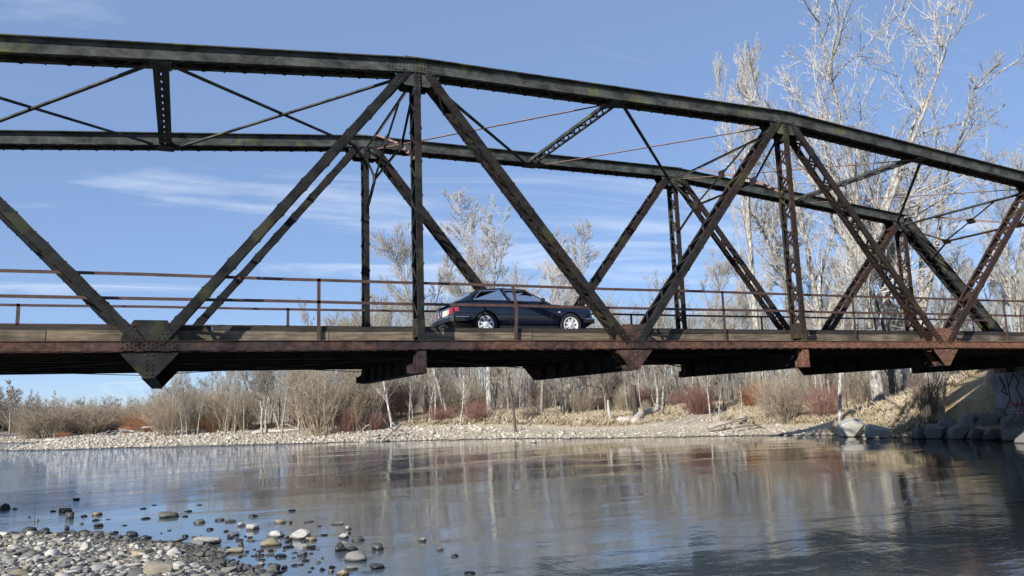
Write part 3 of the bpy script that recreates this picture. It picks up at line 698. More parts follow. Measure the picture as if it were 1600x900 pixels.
# ------------------------------------------------------------------ the car (x forward from the rear axle, y to its left, z up)
def paint(name, col, rough=0.25, coat=1.0):
    m, t, b = mat_new(name); c = coords(t)
    t.links.new(mix(t, ramp(t, noise(t, c, 1.5, 3), 0.3, 0.7), tuple(x*0.9 for x in col), tuple(x*1.1 for x in col)), b.inputs['Base Color'])
    b.inputs['Roughness'].default_value = rough; b.inputs['Coat Weight'].default_value = coat; b.inputs['Coat Roughness'].default_value = 0.04; M[name] = m
paint('car_paint', (0.002, 0.0025, 0.011)); paint('car_black', (0.012, 0.012, 0.013), 0.5, 0.0); paint('tyre', (0.018, 0.018, 0.018), 0.85, 0.0)
paint('alloy', (0.62, 0.63, 0.65), 0.35, 0.2); paint('chrome', (0.7, 0.7, 0.7), 0.15, 0.0); M['chrome'].node_tree.nodes['Principled BSDF'].inputs['Metallic'].default_value = 1
paint('tail_red', (0.45, 0.02, 0.02), 0.2); paint('plate_cream', (0.72, 0.68, 0.52), 0.5, 0.0); paint('amber', (0.75, 0.3, 0.05), 0.3); paint('seat', (0.10, 0.085, 0.075), 0.8, 0.0); paint('lens', (0.75, 0.75, 0.72), 0.1)
def glass():
    m, t, b = mat_new('car_glass'); o = t.nodes['Material Output']; t.nodes.remove(b)
    tr = nd(t, 'ShaderNodeBsdfTransparent'); tr.inputs[0].default_value = (0.38, 0.42, 0.44, 1); gl = nd(t, 'ShaderNodeBsdfGlossy'); gl.inputs['Roughness'].default_value = 0.02
    fr = nd(t, 'ShaderNodeFresnel'); fr.inputs[0].default_value = 1.5; mxn = nd(t, 'ShaderNodeMixShader'); t.links.new(fr.outputs[0], mxn.inputs[0]); t.links.new(tr.outputs[0], mxn.inputs[1]); t.links.new(gl.outputs[0], mxn.inputs[2]); t.links.new(mxn.outputs[0], o.inputs[0]); M['car_glass'] = m
glass()
CAR_X, CAR_Y = 7.02, 19.10
car = empty('car', (CAR_X, CAR_Y, DZ)); tag(car, 'dark navy blue fastback coupe parked on the bridge deck', 'car')
Z3 = (0, 0, 0)
# stations: x, bottom, belt/top, half width at sill, half width max, half width at belt, crown
ST = [(-0.98, .42, .72, .64, .70, .67, .008), (-0.95, .36, .81, .70, .76, .735, .012), (-0.80, .30, .86, .73, .79, .76, .015), (-0.55, .27, .88, .745, .805, .775, .015), (-0.31, .22, .89, .755, .815, .785, .015),
      (0.0, .20, .895, .76, .82, .79, .015), (.31, .20, .895, .765, .825, .795, .015), (.7, .19, .89, .77, .825, .795, .015), (1.2, .19, .88, .77, .825, .795, .015), (1.7, .19, .865, .77, .825, .79, .015),
      (1.95, .20, .852, .765, .82, .785, .02), (2.09, .20, .845, .765, .82, .78, .02), (2.4, .20, .822, .76, .815, .77, .02), (2.71, .22, .796, .75, .81, .76, .018), (2.94, .25, .772, .74, .795, .745, .015), (3.03, .29, .752, .715, .77, .72, .012), (3.06, .33, .70, .69, .74, .69, .008)]
ST = [((x if x > -.31 else -.31+(x+.31)*.80),)+tuple(r_) for x, *r_ in ST]      # short tail
def ring(s):
    x, zb, zt, ws, wm, wb, cr = s; zm = zb+(zt-zb)*0.55
    half = [(0, zb), (ws*.8, zb), (ws, zb+.05), (wm*.985, zb+(zt-zb)*.30), (wm, zm), (wm*.992, zm+(zt-zm)*.35), (wb+(wm-wb)*.35, zt-.055), (wb, zt-.012), (wb-.06, zt+cr*.4), (wb*.5, zt+cr*.9), (0, zt+cr)]
    return [(x, y, z) for y, z in half]+[(x, -y, z) for y, z in half[-2:0:-1]]
mb = MB(); RG = [ring(s) for s in ST]; n = len(RG[0])
mb.v = [p for r in RG for p in r]
for i in range(len(RG)-1):
    for j in range(n): mb.f.append([i*n+j, i*n+(j+1) % n, (i+1)*n+(j+1) % n, (i+1)*n+j])
mb.f.append(list(range(n))[::-1]); mb.f.append([(len(RG)-1)*n+j for j in range(n)])
body = mb.build('body', M['car_paint'], car, off=Z3)
# wheel arches cut out of the body
cut = MB()
for wx in (0.0, 2.40):
    for s in (-1, 1): 
        cyl = MB(); k = 28
        ringa = [(wx+.345*math.cos(2*math.pi*i/k), s*0.50, .31+.345*math.sin(2*math.pi*i/k)) for i in range(k)]; ringb = [(x, s*1.0, z) for x, y, z in ringa]
        cut.add(ringa+ringb, [list(range(k)), [k+i for i in range(k)][::-1]]+[[i, k+i, k+(i+1) % k, (i+1) % k] for i in range(k)])
cobj = cut.build('arch_cutter', M['car_black'], None, off=Z3)
cobj.location = (0, 0, 0); body.parent = None
bmod = body.modifiers.new('arch', 'BOOLEAN'); bmod.object = cobj; bmod.operation = 'DIFFERENCE'; bmod.solver = 'EXACT'
dg = bpy.context.evaluated_depsgraph_get(); nm_ = bpy.data.meshes.new_from_object(body.evaluated_get(dg))
body.modifiers.clear(); body.data = nm_; body.parent = car; nm_.materials.clear(); nm_.materials.append(M['car_paint']); bpy.data.objects.remove(cobj); auto_smooth(body, 38)
# greenhouse: columns of points from belt to roof along the side
#        x_belt, z_belt, x_roof, z_roof, half_roof, kind of the panel that FOLLOWS this column
GH_ = [(-0.74, .872, -0.74, .872, .70, 'c'), (-0.50, .892, -0.42, 1.045, .62, 'c'), (-0.36, .895, -0.03, 1.222, .575, 'g'), (0.60, .892, 0.44, 1.275, .56, 'p'), (0.72, .890, 0.54, 1.28, .56, 'g'), (1.70, .862, 1.15, 1.262, .555, 'p'), (1.84, .856, 1.24, 1.238, .55, 'e')]
def gp(i, t, s):
    xb, zb, xr, zr, hr, _ = GH_[i]; wb = .782; x = xb+(xr-xb)*t; z = zb+(zr-zb)*t; y = wb+(hr-wb)*(t**1.15); return (x, s*y, z)
TS = (0, .12, .86, 1.0); panes = []; shell = MB(); nG = len(GH_)
for s in (-1, 1):
    for i in range(nG-1):
        for j in range(3):
            q = [gp(i, TS[j], s), gp(i+1, TS[j], s), gp(i+1, TS[j+1], s), gp(i, TS[j+1], s)]
            if GH_[i][5] == 'g' and j == 1: panes.append((q, 'side_window'))
            else: shell.add(q, [[0, 1, 2, 3]])
for i in range(nG-1):                                     # roof and hatch between the two roof edges
    cols = [-1, -.86, -.4, 0, .4, .86, 1]
    def rp(i, c): xb, zb, xr, zr, hr, _ = GH_[i]; return (xr, c*hr, zr+(1-c*c)*0.045*(1 if i else 0.3))
    for a, b in zip(cols[:-1], cols[1:]):
        q = [rp(i, a), rp(i+1, a), rp(i+1, b), rp(i, b)]
        if i == 1 and abs(a+b)/2 < .8 or (i == 0 and abs(a+b)/2 < .7 and False): panes.append((q, 'rear_window'))
        else: shell.add(q, [[0, 1, 2, 3]])
xb, zb, xr, zr, hr, _ = GH_[-1]                            # windscreen
cw = [-1, -.9, -.4, 0, .4, .9, 1]
def wp(c, t): 
    bx_, rx_ = xb+.16*(1-c*c), xr+.05*(1-c*c); y = c*(.782+(hr-.782)*t); return (bx_+(rx_-bx_)*t, y, zb+(zr+.045*(1-c*c)-zb)*t)
for a, b in zip(cw[:-1], cw[1:]):
    for t0, t1 in ((0, .08), (.08, .93), (.93, 1)):
        q = [wp(a, t0), wp(a, t1), wp(b, t1), wp(b, t0)]
        if abs(a+b)/2 < .85 and t0 == .08: panes.append((q, 'windscreen'))
        else: shell.add(q, [[0, 1, 2, 3]])
me_ = shell.mesh('roof'); bm = bmesh.new(); bm.from_mesh(me_); bmesh.ops.remove_doubles(bm, verts=bm.verts, dist=0.002); bmesh.ops.recalc_face_normals(bm, faces=bm.faces); bm.to_mesh(me_); bm.free()
roof = link('roof', me_, car); me_.materials.append(M['car_paint']); sm = roof.modifiers.new('thick', 'SOLIDIFY'); sm.thickness = 0.025; sm.offset = -1; auto_smooth(roof, 40)
for nm in ('windscreen', 'rear_window'):
    g = MB()
    for q, k_ in panes:
        if k_ == nm: g.add(q, [[0, 1, 2, 3]])
    g.build(nm, M['car_glass'], car, off=Z3, smooth=True)
for q, k_ in panes:
    if k_ == 'side_window':
        s = 1 if q[0][1] > 0 else -1; w_ = MB().add(q, [[0, 1, 2, 3]]).build('side_window', M['car_glass'], car, off=Z3)
        fr = MB(); Q = [Vector(p)+Vector((0, s*.006, 0)) for p in q]
        for a, b in zip(Q, Q[1:]+Q[:1]): fr.beam(a, b, .014, .012, (0, 1, 0))
        fr.build('window_trim', M['chrome'] if True else None, w_, off=Z3)
# wheels
def wheel(wx, s):
    root = MB().lathe([(.20, .085), (.235, .095), (.285, .098), (.306, .075), (.312, .04), (.312, -.04), (.306, -.075), (.285, -.098), (.20, -.085), (.20, .085)], (wx, s*.705, .312), 'y', 36).build('wheel', M['tyre'], car, off=Z3); auto_smooth(root, 40)
    rim = MB(); f = s*.085
    rim.lathe([(.212, f), (.205, f+s*.012), (.185, f+s*.006), (.176, f-s*.035), (.176, -f), (.212, -f)], (wx, s*.705, .312), 'y', 36)
    rim.lathe([(.001, f+s*.004), (.05, f+s*.002), (.07, f-s*.012), (.07, f-s*.04)], (wx, s*.705, .312), 'y', 24)
    for i in range(8):
        a = 2*math.pi*(i+.5)/8; c = Vector((wx, s*.705+f-s*.012, .312)); d = Vector((math.cos(a), 0, math.sin(a))); p = Vector((-d.z, 0, d.x))
        rim.prism([c+d*.055-p*.026, c+d*.055+p*.026, c+d*.182+p*.036, c+d*.182-p*.036], (0, -s*.03, 0))
    ro = rim.build('rim', M['alloy'], root, off=Z3); auto_smooth(ro, 40)
    MB().lathe([(.001, -s*.02), (.176, -s*.02)], (wx, s*.705, .312), 'y', 24).build('brake_disc', M['car_black'], root, off=Z3)
for wx in (0.0, 2.40):
    for s in (-1, 1): wheel(wx, s)
# bumpers
def bumper(sg, x0, z0, z1, wing):
    mb = MB(); pts = [(wing, .815), (x0-sg*.10, .80), (x0-sg*.02, .70), (x0, .45), (x0, -.45), (x0-sg*.02, -.70), (x0-sg*.10, -.80), (wing, -.815)]
    for (xa, ya), (xc, yc) in zip(pts[:-1], pts[1:]):
        a, b = Vector((xa, ya, (z0+z1)/2)), Vector((xc, yc, (z0+z1)/2)); mb.beam(a, b, .09, z1-z0)
    o = mb.build('bumper', M['car_black'], car, off=Z3); tr = MB()
    for (xa, ya), (xc, yc) in zip(pts[:-1], pts[1:]):
        d = Vector((xc-xa, yc-ya, 0)).normalized(); nrm = Vector((d.y, -d.x, 0)); 
        if nrm.x*sg < 0 and abs(d.y) > .5: nrm = -nrm
        if abs(d.y) <= .5: nrm = Vector((0, 1 if ya > 0 else -1, 0))
        a, b = Vector((xa, ya, z1-.02))+nrm*.048, Vector((xc, yc, z1-.02))+nrm*.048; tr.beam(a, b, .012, .022)
    tr.build('chrome_strip', M['chrome'], o, off=Z3)
bumper(-1, -.93, .38, .51, -.48); bumper(1, 3.13, .37, .49, 2.80)
MB().prism([(-0.72, -.70, .872), (-0.72, .70, .872), (-.875, .68, .815), (-.875, -.68, .815)], (0, 0, .02)).build('rear_spoiler', M['car_black'], car, off=Z3)
for s in (-1, 1):
    tl = MB().box(-.87, -.82, min(s*.34, s*.69), max(s*.34, s*.69), .575, .73).build('tail_light', M['tail_red'], car, off=Z3)
    MB().box(-.876, -.871, min(s*.36, s*.44), max(s*.36, s*.44), .59, .715).build('reversing_lens', M['lens'], tl, off=Z3)
    MB().box(-.82, -.72, s*.75 if s > 0 else -.79, .79 if s > 0 else -.75, .63, .73).build('tail_light', M['tail_red'], car, off=Z3)
    MB().box(3.05, 3.085, min(s*.30, s*.64), max(s*.30, s*.64), .55, .67).build('headlight', M['lens'], car, off=Z3)
    MB().box(2.98, 3.02, s*.735 if s > 0 else -.765, .765 if s > 0 else -.735, .53, .58).build('turn_signal', M['amber'], car, off=Z3)
    # mirror
    m_ = MB(); m_.prism([(1.52, s*.80, .89), (1.60, s*.80, .89), (1.62, s*.80, .98), (1.52, s*.80, 1.0)], (0, s*.11, 0)); m_.beam((1.56, s*.755, .875), (1.56, s*.82, .92), .03, .03); m_.build('wing_mirror', M['car_black'], car, off=Z3)
    # door: shut lines, handle
    sl = MB(); 
    for a, b in (((.66, .835, .86), (.64, .84, .55)), ((.64, .84, .55), (.68, .80, .25)), ((1.80, .82, .82), (1.84, .835, .55)), ((1.84, .835, .55), (1.78, .80, .25)), ((.68, .80, .25), (1.78, .80, .25))):
        sl.beam((a[0], s*(a[1]-.005), a[2]), (b[0], s*(b[1]-.005), b[2]), .007, .012, (0, 1, 0))
    d_ = sl.build('door', M['car_black'], car, off=Z3)
    MB().box(.74, .86, s*.815 if s > 0 else -.835, .835 if s > 0 else -.815, .745, .77).build('door_handle', M['chrome'], d_, off=Z3)
    MB().box(2.03, 2.08, s*.82 if s > 0 else -.832, .832 if s > 0 else -.82, .63, .655).build('side_marker', M['lens'], car, off=Z3)
    sk = MB(); sk.beam((.36, s*.79, .225), (2.03, s*.79, .225), .03, .09); sk.build('sill', M['car_black'], car, off=Z3)
    st_ = MB()
    st_.prism([(.78, s*.38-.22, .88), (.62, s*.38-.22, .90), (.46, s*.38-.22, 1.04), (.56, s*.38-.22, 1.06)], (0, .44, 0)); st_.prism([(.54, s*.38-.12, 1.04), (.44, s*.38-.12, 1.04), (.40, s*.38-.12, 1.16), (.50, s*.38-.12, 1.16)], (0, .24, 0)); st_.build('seat', M['seat'], car, off=Z3)
MB().box(-.87, -.845, -.27, .27, .57, .71).build('number_plate', M['plate_cream'], car, off=Z3)
stw = MB(); stw.lathe([(.165, 0), (.18, .01), (.19, 0), (.18, -.01), (.165, 0)], (0, 0, 0), 'z', 20); so_ = stw.build('steering_wheel', M['car_black'], car, off=Z3); so_.location = (1.25, .37, .95); so_.rotation_euler = (0, R_(-62), 0)
MB().box(-.94, -.84, -.3, .3, .30, .37).build('rear_valance', M['car_black'], car, off=Z3)
ex = MB().tube([(-.75, -.45, .26), (-.93, -.45, .26)], .03, 10).build('exhaust_pipe', M['chrome'], car, off=Z3)
# ------------------------------------------------------------------ bare trees and shrubs
def tubes(groups):
    """groups {(npts, sides): [(pts, radii), ...]} -> verts, quads"""
    V, Q, base = [], [], 0
    for (n, sides), lst in groups.items():
        P = np.array([a for a, _ in lst]); Rr = np.array([b for _, b in lst]); B = len(lst)
        T = np.empty_like(P); T[:, 1:-1] = P[:, 2:]-P[:, :-2]; T[:, 0] = P[:, 1]-P[:, 0]; T[:, -1] = P[:, -1]-P[:, -2]
        T /= np.linalg.norm(T, axis=2, keepdims=True)+1e-9
        ref = np.where(np.abs(T[:, :1, 2:3]) < 0.8, np.array([0., 0, 1]), np.array([1., 0, 0])); ref = np.repeat(ref, n, 1)
        a = np.cross(T, ref); a /= np.linalg.norm(a, axis=2, keepdims=True)+1e-9; c = np.cross(a, T)
        ang = np.arange(sides)*2*np.pi/sides
        ringp = P[:, :, None, :]+(a[:, :, None, :]*np.cos(ang)[None, None, :, None]+c[:, :, None, :]*np.sin(ang)[None, None, :, None])*Rr[:, :, None, None]
        V.append(ringp.reshape(-1, 3)); id_ = base+np.arange(B*n*sides).reshape(B, n, sides); nxt = np.roll(id_, -1, 2)
        Q.append(np.stack([id_[:, :-1], nxt[:, :-1], nxt[:, 1:], id_[:, 1:]], -1).reshape(-1, 4)); base += B*n*sides
    return np.concatenate(V), np.concatenate(Q)
class Grow:
    def __init__(s, seed): s.r = np.random.RandomState(seed); s.wood = {}; s.twig = {}
    def path(s, p, d, L, n, wander, up):
        pts = [p]; d = d/np.linalg.norm(d); st = L/(n-1)
        for i in range(n-1):
            d = d+s.r.normal(0, wander, 3)+np.array([0, 0, up]); d = d/np.linalg.norm(d); p = p+d*st; pts.append(p)
        return pts
    def put(s, pts, r0, r1, sides, twig):
        n = len(pts); t = np.linspace(0, 1, n); (s.twig if twig else s.wood).setdefault((n, sides), []).append((pts, r0+(r1-r0)*t**0.8))
    def side_dir(s, d, ang):
        d = d/np.linalg.norm(d); v = s.r.normal(0, 1, 3); v -= d*v.dot(d); v /= np.linalg.norm(v)+1e-9
        return d*math.cos(ang)+v*math.sin(ang)
    def children(s, pts, r0, r1, level, spec):
        if level >= len(spec): return
        num, f0, ang, lr, npts, wander, up, rr, minr = spec[level]
        n = len(pts); tot = sum(np.linalg.norm(pts[i+1]-pts[i]) for i in range(n-1)); k = max(1, int(num*s.r.uniform(.75, 1.25)))
        for _ in range(k):
            t = f0+(1-f0)*s.r.rand()**0.85; q = t*(n-1); i = min(int(q), n-2); p = pts[i]+(pts[i+1]-pts[i])*(q-i)
            d = s.side_dir(pts[i+1]-pts[i], R_(ang)*s.r.uniform(.6, 1.25)); L = tot*lr*s.r.uniform(.6, 1.2)*(1.15-0.6*t)
            rl = max(minr, (r0+(r1-r0)*t**.8)*rr); last = level == len(spec)-1
            c = s.path(p, d, L, npts, wander, up); s.put(c, rl, max(minr*.6, rl*.3), 3 if rl < .03 else 5, rl < .045)
            s.children(c, rl, max(minr*.6, rl*.3), level+1, spec)
    def tree(s, H, r, spec, lean=(0, 0), forks=1, fork_at=.35, spread=.25):
        base = np.zeros(3); base[2] = -0.4
        if forks == 1:
            t = s.path(base, np.array([lean[0], lean[1], 1.0]), H*.98, 12, .045, .02); s.put(t, r, r*.12, 8, False); s.children(t, r, r*.12, 0, spec)
        else:
            t = s.path(base, np.array([lean[0], lean[1], 1.0]), H*fork_at, 5, .03, .02); s.put(t, r, r*.82, 9, False)
            for i in range(forks):
                a = 2*math.pi*(i+s.r.rand()*.6)/forks; d = np.array([math.cos(a)*spread+lean[0], math.sin(a)*spread+lean[1], 1.0])
                u = s.path(t[-1], d, H*(1-fork_at)*s.r.uniform(.86, 1.05), 10, .07, .05); s.put(u, r*.62, r*.06, 7, False); s.children(u, r*.62, r*.06, 0, spec)
                b = s.path(t[2+i % 2], d*np.array([2.2, 2.2, .9]), H*.32, 7, .1, .06); s.put(b, r*.24, r*.05, 5, False); s.children(b, r*.24, r*.05, 1, spec)
    def meshes(s, name):
        out_ = []
        for g, nm in ((s.wood, 'trunk'), (s.twig, 'crown')):
            V, Q = tubes(g); out_.append(np_mesh(nm, V, Q, True))
        return out_
#        num  from  angle len  npts wander up  radius  min
SPEC_BIG = [(10, .08, 50, .48, 8, .13, .040, .45, .045), (10, .10, 46, .44, 6, .12, .04, .5, .022), (5.5, .08, 42, .48, 5, .10, .035, .55, .0145), (2.2, .15, 38, .50, 3, .07, .03, .65, .0105)]
SPEC_MID = [(26, .18, 40, .31, 6, .08, .07, .40, .022), (10, .10, 34, .44, 5, .07, .08, .5, .0155), (5, .08, 28, .58, 4, .05, .07, .65, .013), (2, .2, 26, .6, 3, .04, .06, .8, .011)]
SPEC_THIN = [(26, .20, 34, .22, 5, .08, .07, .4, .019), (8, .10, 32, .52, 4, .07, .08, .5, .0145), (5, .1, 28, .62, 3, .05, .06, .7, .0120)]
SPEC_FAR = [(15, .15, 40, .38, 4, .10, .05, .45, .045), (9, .10, 42, .45, 3, .12, .05, .6, .034), (5, .1, 42, .5, 3, .12, .04, .8, .028)]
TREE = {}
def reg(key, seed, H, r, spec, **k):
    g = Grow(seed); g.tree(H, r, spec, **k); TREE[key] = (g.meshes(key), H)
reg('big0', 11, 22, .42, SPEC_BIG, forks=5, fork_at=.34, spread=.50)
reg('big1', 25, 20, .38, SPEC_BIG, forks=4, fork_at=.28, spread=.55)
reg('big2', 38, 20, .36, SPEC_MID, forks=3, fork_at=.50, spread=.30)
for i in range(3): reg('far%d' % i, 90+i, 9, .16, SPEC_FAR, forks=1+i % 2, fork_at=.3, spread=.3)
for i in range(4): reg('mid%d' % i, 50+i, 15, .20, SPEC_MID, forks=2 if i % 2 else 1, fork_at=.3, spread=.20, lean=((-.10, .02), (.0, 0), (.08, .03), (.03, -.03))[i])
for i in range(4): reg('thin%d' % i, 70+i, 13, .13, SPEC_THIN, lean=((-.02, 0), (.03, 0), (.10, .05), (-.08, .02))[i])
def place_tree(key, x, y, H, rz, bark_, twig_, label, group=None, name='bare_tree', wide=1.0):
    (mt, mc), H0 = TREE[key]; z = ground_z(x, y); s = H/H0
    r = empty(name, (x, y, z), rz); r.scale = (s*wide, s*wide, s); tag(r, label, 'tree', group)
    link('trunk', mt, r, M[bark_]); link('crown', mc, r, M[twig_]); return r
def tree_px(key, u, dist, v_top, rz, bark_, twig_, label, group=None, wide=1.0, name='bare_tree'):
    x, y = at_dist(u, dist); H = top_z(x, y, v_top)-ground_z(x, y)
    return place_tree(key, x, y, H, rz, bark_, twig_, label, group, name, wide)
# individual trees one can point at: kind, column, distance, top pixel row, turn, bark, twigs, label
for a in (
    ('big0', 1375, 46, 6, 3.4, 'bark_white', 'twig_white', 'tallest bare white cottonwood with wide forked crown rising above the bridge truss', None, .80),
    ('big1', 1455, 49, 125, 4.6, 'bark_white', 'twig_white', 'broad bare white cottonwood right beside the tallest one', None, .85),
    ('big2', 1193, 55, 82, 1.1, 'bark_white', 'twig_white', 'bare white cottonwood with long straight trunk left of the tallest cottonwood', None, .48),
    ('big1', 1300, 60, 205, 0.4, 'bark_white', 'twig_white', 'bare white cottonwood standing close behind the tallest one'),
    ('mid2', 1605, 54, 255, 0.8, 'bark_white', 'twig_white', 'bare white tree standing beyond the road sign'),
    ('mid0', 1545, 58, 250, 2.8, 'bark_white', 'twig_white', 'leaning bare white tree between road sign and cottonwoods'),
    ('mid3', 1415, 56, 235, 5.2, 'bark_white', 'twig_white', 'slim bare white tree close behind the broad cottonwood'),
    ('big2', 1250, 66, 290, 3.5, 'bark_grey', 'twig_white', 'bare greyish cottonwood deep behind the long straight trunk'),
    ('mid1', 765, 62, 285, 1.2, 'bark_white', 'twig_pale', 'tall forked bare pale tree rising behind the car roof'),
    ('mid0', 700, 60, 345, 0.3, 'bark_white', 'twig_pale', 'bare pale tree leaning left behind the laced post'),
    ('mid3', 668, 68, 385, 2.2, 'bark_grey', 'twig_pale', 'bare pale tree standing right of the leaning pale tree'),
    ('mid1', 893, 64, 340, 4.4, 'bark_white', 'twig_pale', 'bushy bare pale tree rising behind the car bonnet'),
    ('mid2', 845, 58, 425, 5.5, 'bark_grey', 'twig_pale', 'shorter bare tree between the two tall ones behind the car'),
    ('thin2', 925, 70, 405, 1.0, 'bark_grey', 'twig_pale', 'slim bare tree just past the car bumper'),
    ('mid0', 1095, 66, 385, 3.9, 'bark_grey', 'twig_pale', 'bare pale tree behind the second laced post'),
    ('mid3', 1145, 60, 425, 1.9, 'bark_grey', 'twig_grey', 'crooked bare grey tree left of the long straight cottonwood trunk'),
    ('thin1', 975, 74, 432, 2.6, 'bark_grey', 'twig_pale', 'faint bare tree in the gap between the crossing truss diagonals'),
    ('mid2', 1025, 72, 440, 4.9, 'bark_grey', 'twig_grey', 'rounded bare tree in the gap left of the second laced post'),
    ('thin0', 505, 68, 470, 0.0, 'bark_grey', 'twig_pale', 'small bare tree top showing behind the first rail post'),
    ('thin3', 545, 64, 495, 3.0, 'bark_grey', 'twig_pale', 'low bare tree top beside the far rail'),
    ('thin2', 613, 58, 455, 2.0, 'bark_white', 'twig_pale', 'thin bare white tree behind the far truss post'),
    ('mid2', 805, 52, 470, 2.4, 'bark_dark', 'twig_grey', 'dark trunked bare tree behind the coupe roof'),
    ('thin2', 718, 57, 500, 5.9, 'bark_white', 'twig_pale', 'leaning pale trunk standing in the red brush on the bank'),
    ('thin0', 607, 62, 480, 5.0, 'bark_white', 'twig_pale', 'straight pale trunk standing at the gravel bar edge'),
    ('thin1', 440, 60, 520, 1.0, 'bark_grey', 'twig_grey', 'straight grey trunk by the white log on the gravel bar'),
    ('thin0', 467, 62, 515, 2.0, 'bark_white', 'twig_pale', 'slim white trunk right of the straight grey trunk'),
    ('thin3', 880, 57, 470, 4.0, 'bark_white', 'twig_pale', 'slim white birch like trunk above the grassy cut bank'),
    ('thin1', 1310, 44, 330, 0.5, 'bark_white', 'twig_white', 'white trunk standing behind the shaded red shrub'),
    ('mid1', 1398, 50, 280, 0.7, 'bark_dark', 'twig_grey', 'dark trunked bare tree close to the tallest cottonwood'),
    ('mid0', 955, 56, 500, 0.7, 'bark_dark', 'twig_grey', 'dark thick trunk behind the white broken snag'),
): tree_px(*a)
# the wood behind: two look-alike kinds, many of each
rng = random.Random(21); cnt = 0
def bank_ok(x, y, lo=9):
    d = seg_dist(np.array([x]), np.array([y]), FAR)[0][0]; return bool(inside(np.array([x]), np.array([y]), FAR_LAND)[0]) and d > lo
def env(u):                                              # top of the wood in the photograph
    P = [(-60, 596), (40, 592), (60, 612), (120, 622), (235, 622), (262, 572), (400, 545), (560, 505), (620, 440), (760, 400), (900, 410), (960, 455), (1050, 440), (1150, 410), (1300, 380), (1500, 400), (1660, 400)]
    return float(np.interp(u, [p[0] for p in P], [p[1] for p in P]))
def zone(u):
    for lim, nm in ((430, 'behind the driftwood pile'), (650, 'behind the driftwood root heap'), (930, 'above the grassy cut bank'), (1060, 'behind the sandy ramp'), (1250, 'behind the big red dogwood')):
        if u < lim: return nm
    return 'around the tall cottonwoods'
while cnt < 275:
    u = rng.uniform(250, 1640) if cnt < 140 else rng.uniform(250, 600) if cnt < 195 else rng.uniform(470, 1330)
    dist = rng.uniform(54, 100) if u < 1000 else rng.uniform(46, 88)
    if cnt >= 140: dist = rng.uniform(60, 76) if u < 600 else rng.uniform(48, 62)
    x, y = at_dist(u, dist)
    if not bank_ok(x, y, 7) or (y < 30 and x > 30 and y < 27): continue
    v = env(u)+rng.uniform(0, 70)+(60 if rng.random() < .4 else 0); pale = rng.random()
    if cnt >= 140: v = env(u)+rng.uniform(-12, 30) if u < 600 else rng.uniform(490, 570)
    key = 'thin%d' % rng.randrange(4) if rng.random() < .72 else 'mid%d' % rng.randrange(4)
    bk = 'bark_white' if pale < .55 else 'bark_grey' if pale < .86 else 'bark_dark'
    lb = '%s %s barked bare tree in the wood %s' % ('slender' if key[0] == 't' else 'spreading', {'bark_white': 'pale', 'bark_grey': 'grey', 'bark_dark': 'dark'}[bk], zone(u))
    tree_px(key, u, dist, v, rng.uniform(0, 6.28), bk, 'twig_grey', lb, lb, wide=rng.uniform(.8, 1.25))
    cnt += 1
cnt = 0
while cnt < 95:                                          # far upstream wood on the left
    u = rng.uniform(-90, 300); near_ = u < 70 and rng.random() < .5
    dist = rng.uniform(105, 125) if near_ else rng.uniform(130, 260)
    x, y = at_dist(u, dist)
    if not bank_ok(x, y, 4): continue
    v = (596 if near_ and u < 40 else env(max(u, 80)) if u < 240 else 600)+rng.uniform(-2, 34)
    tree_px(rng.choice(('far0', 'far1', 'far2')), u, dist, v, rng.uniform(0, 6.28), rng.choice(('bark_grey', 'bark_grey', 'bark_dark')), rng.choice(('twig_grey', 'twig_grey', 'stem_brown')), 'small far off bare tree on the upstream bank beyond the gravel bar', 'far bare trees upstream', wide=rng.uniform(.8, 1.3))
    cnt += 1
# shrubs: many thin stems from one root
SHRUB = {}
def shrub_mesh(key, seed, H, spread, stems, sub, rad):
    g = Grow(seed); r = g.r
    for i in range(stems):
        a = r.rand()*6.283; t = r.rand()**.6*spread; b = np.array([math.cos(a), math.sin(a), 0])*r.rand()*H*.16
        d = np.array([math.cos(a)*t, math.sin(a)*t, 1.0]); L = H*r.uniform(.55, 1.05)
        p = g.path(b-np.array([0, 0, .1]), d, L, 5, .10, .05); g.put(p, rad, rad*.45, 3, True)
        for _ in range(sub):
            k = r.uniform(.25, .95)*4; i0 = min(int(k), 3); q = p[i0]+(p[i0+1]-p[i0])*(k-i0); dd = g.side_dir(p[i0+1]-p[i0], R_(r.uniform(18, 55)))
            g.put(g.path(q, dd, L*r.uniform(.15, .34), 3, .12, .08), rad*.6, rad*.35, 3, True)
    V, Q = tubes(g.twig); SHRUB[key] = (np_mesh('stems', V, Q, True), H)
for i in range(2): shrub_mesh('round%d' % i, 100+i, 2.4, .85, 150, 8, .012)
for i in range(2): shrub_mesh('tall%d' % i, 110+i, 4.6, .36, 95, 11, .016)
for i in range(2): shrub_mesh('low%d' % i, 120+i, 1.3, 1.3, 110, 6, .009)
def shrub_px(key, u, dist, v_top, mat, label, group=None, wide=1.0, name='bare_shrub'):
    x, y = at_dist(u, dist); z = ground_z(x, y); me, H0 = SHRUB[key]; s = max(.4, top_z(x, y, v_top)-z)/H0
    o = link(name, me, None, M[mat]); o.location = (x, y, z-.03); o.scale = (s*wide, s*wide, s); o.rotation_euler = (0, 0, (u*1.7) % 6.28); tag(o, label, 'shrub', group); return o
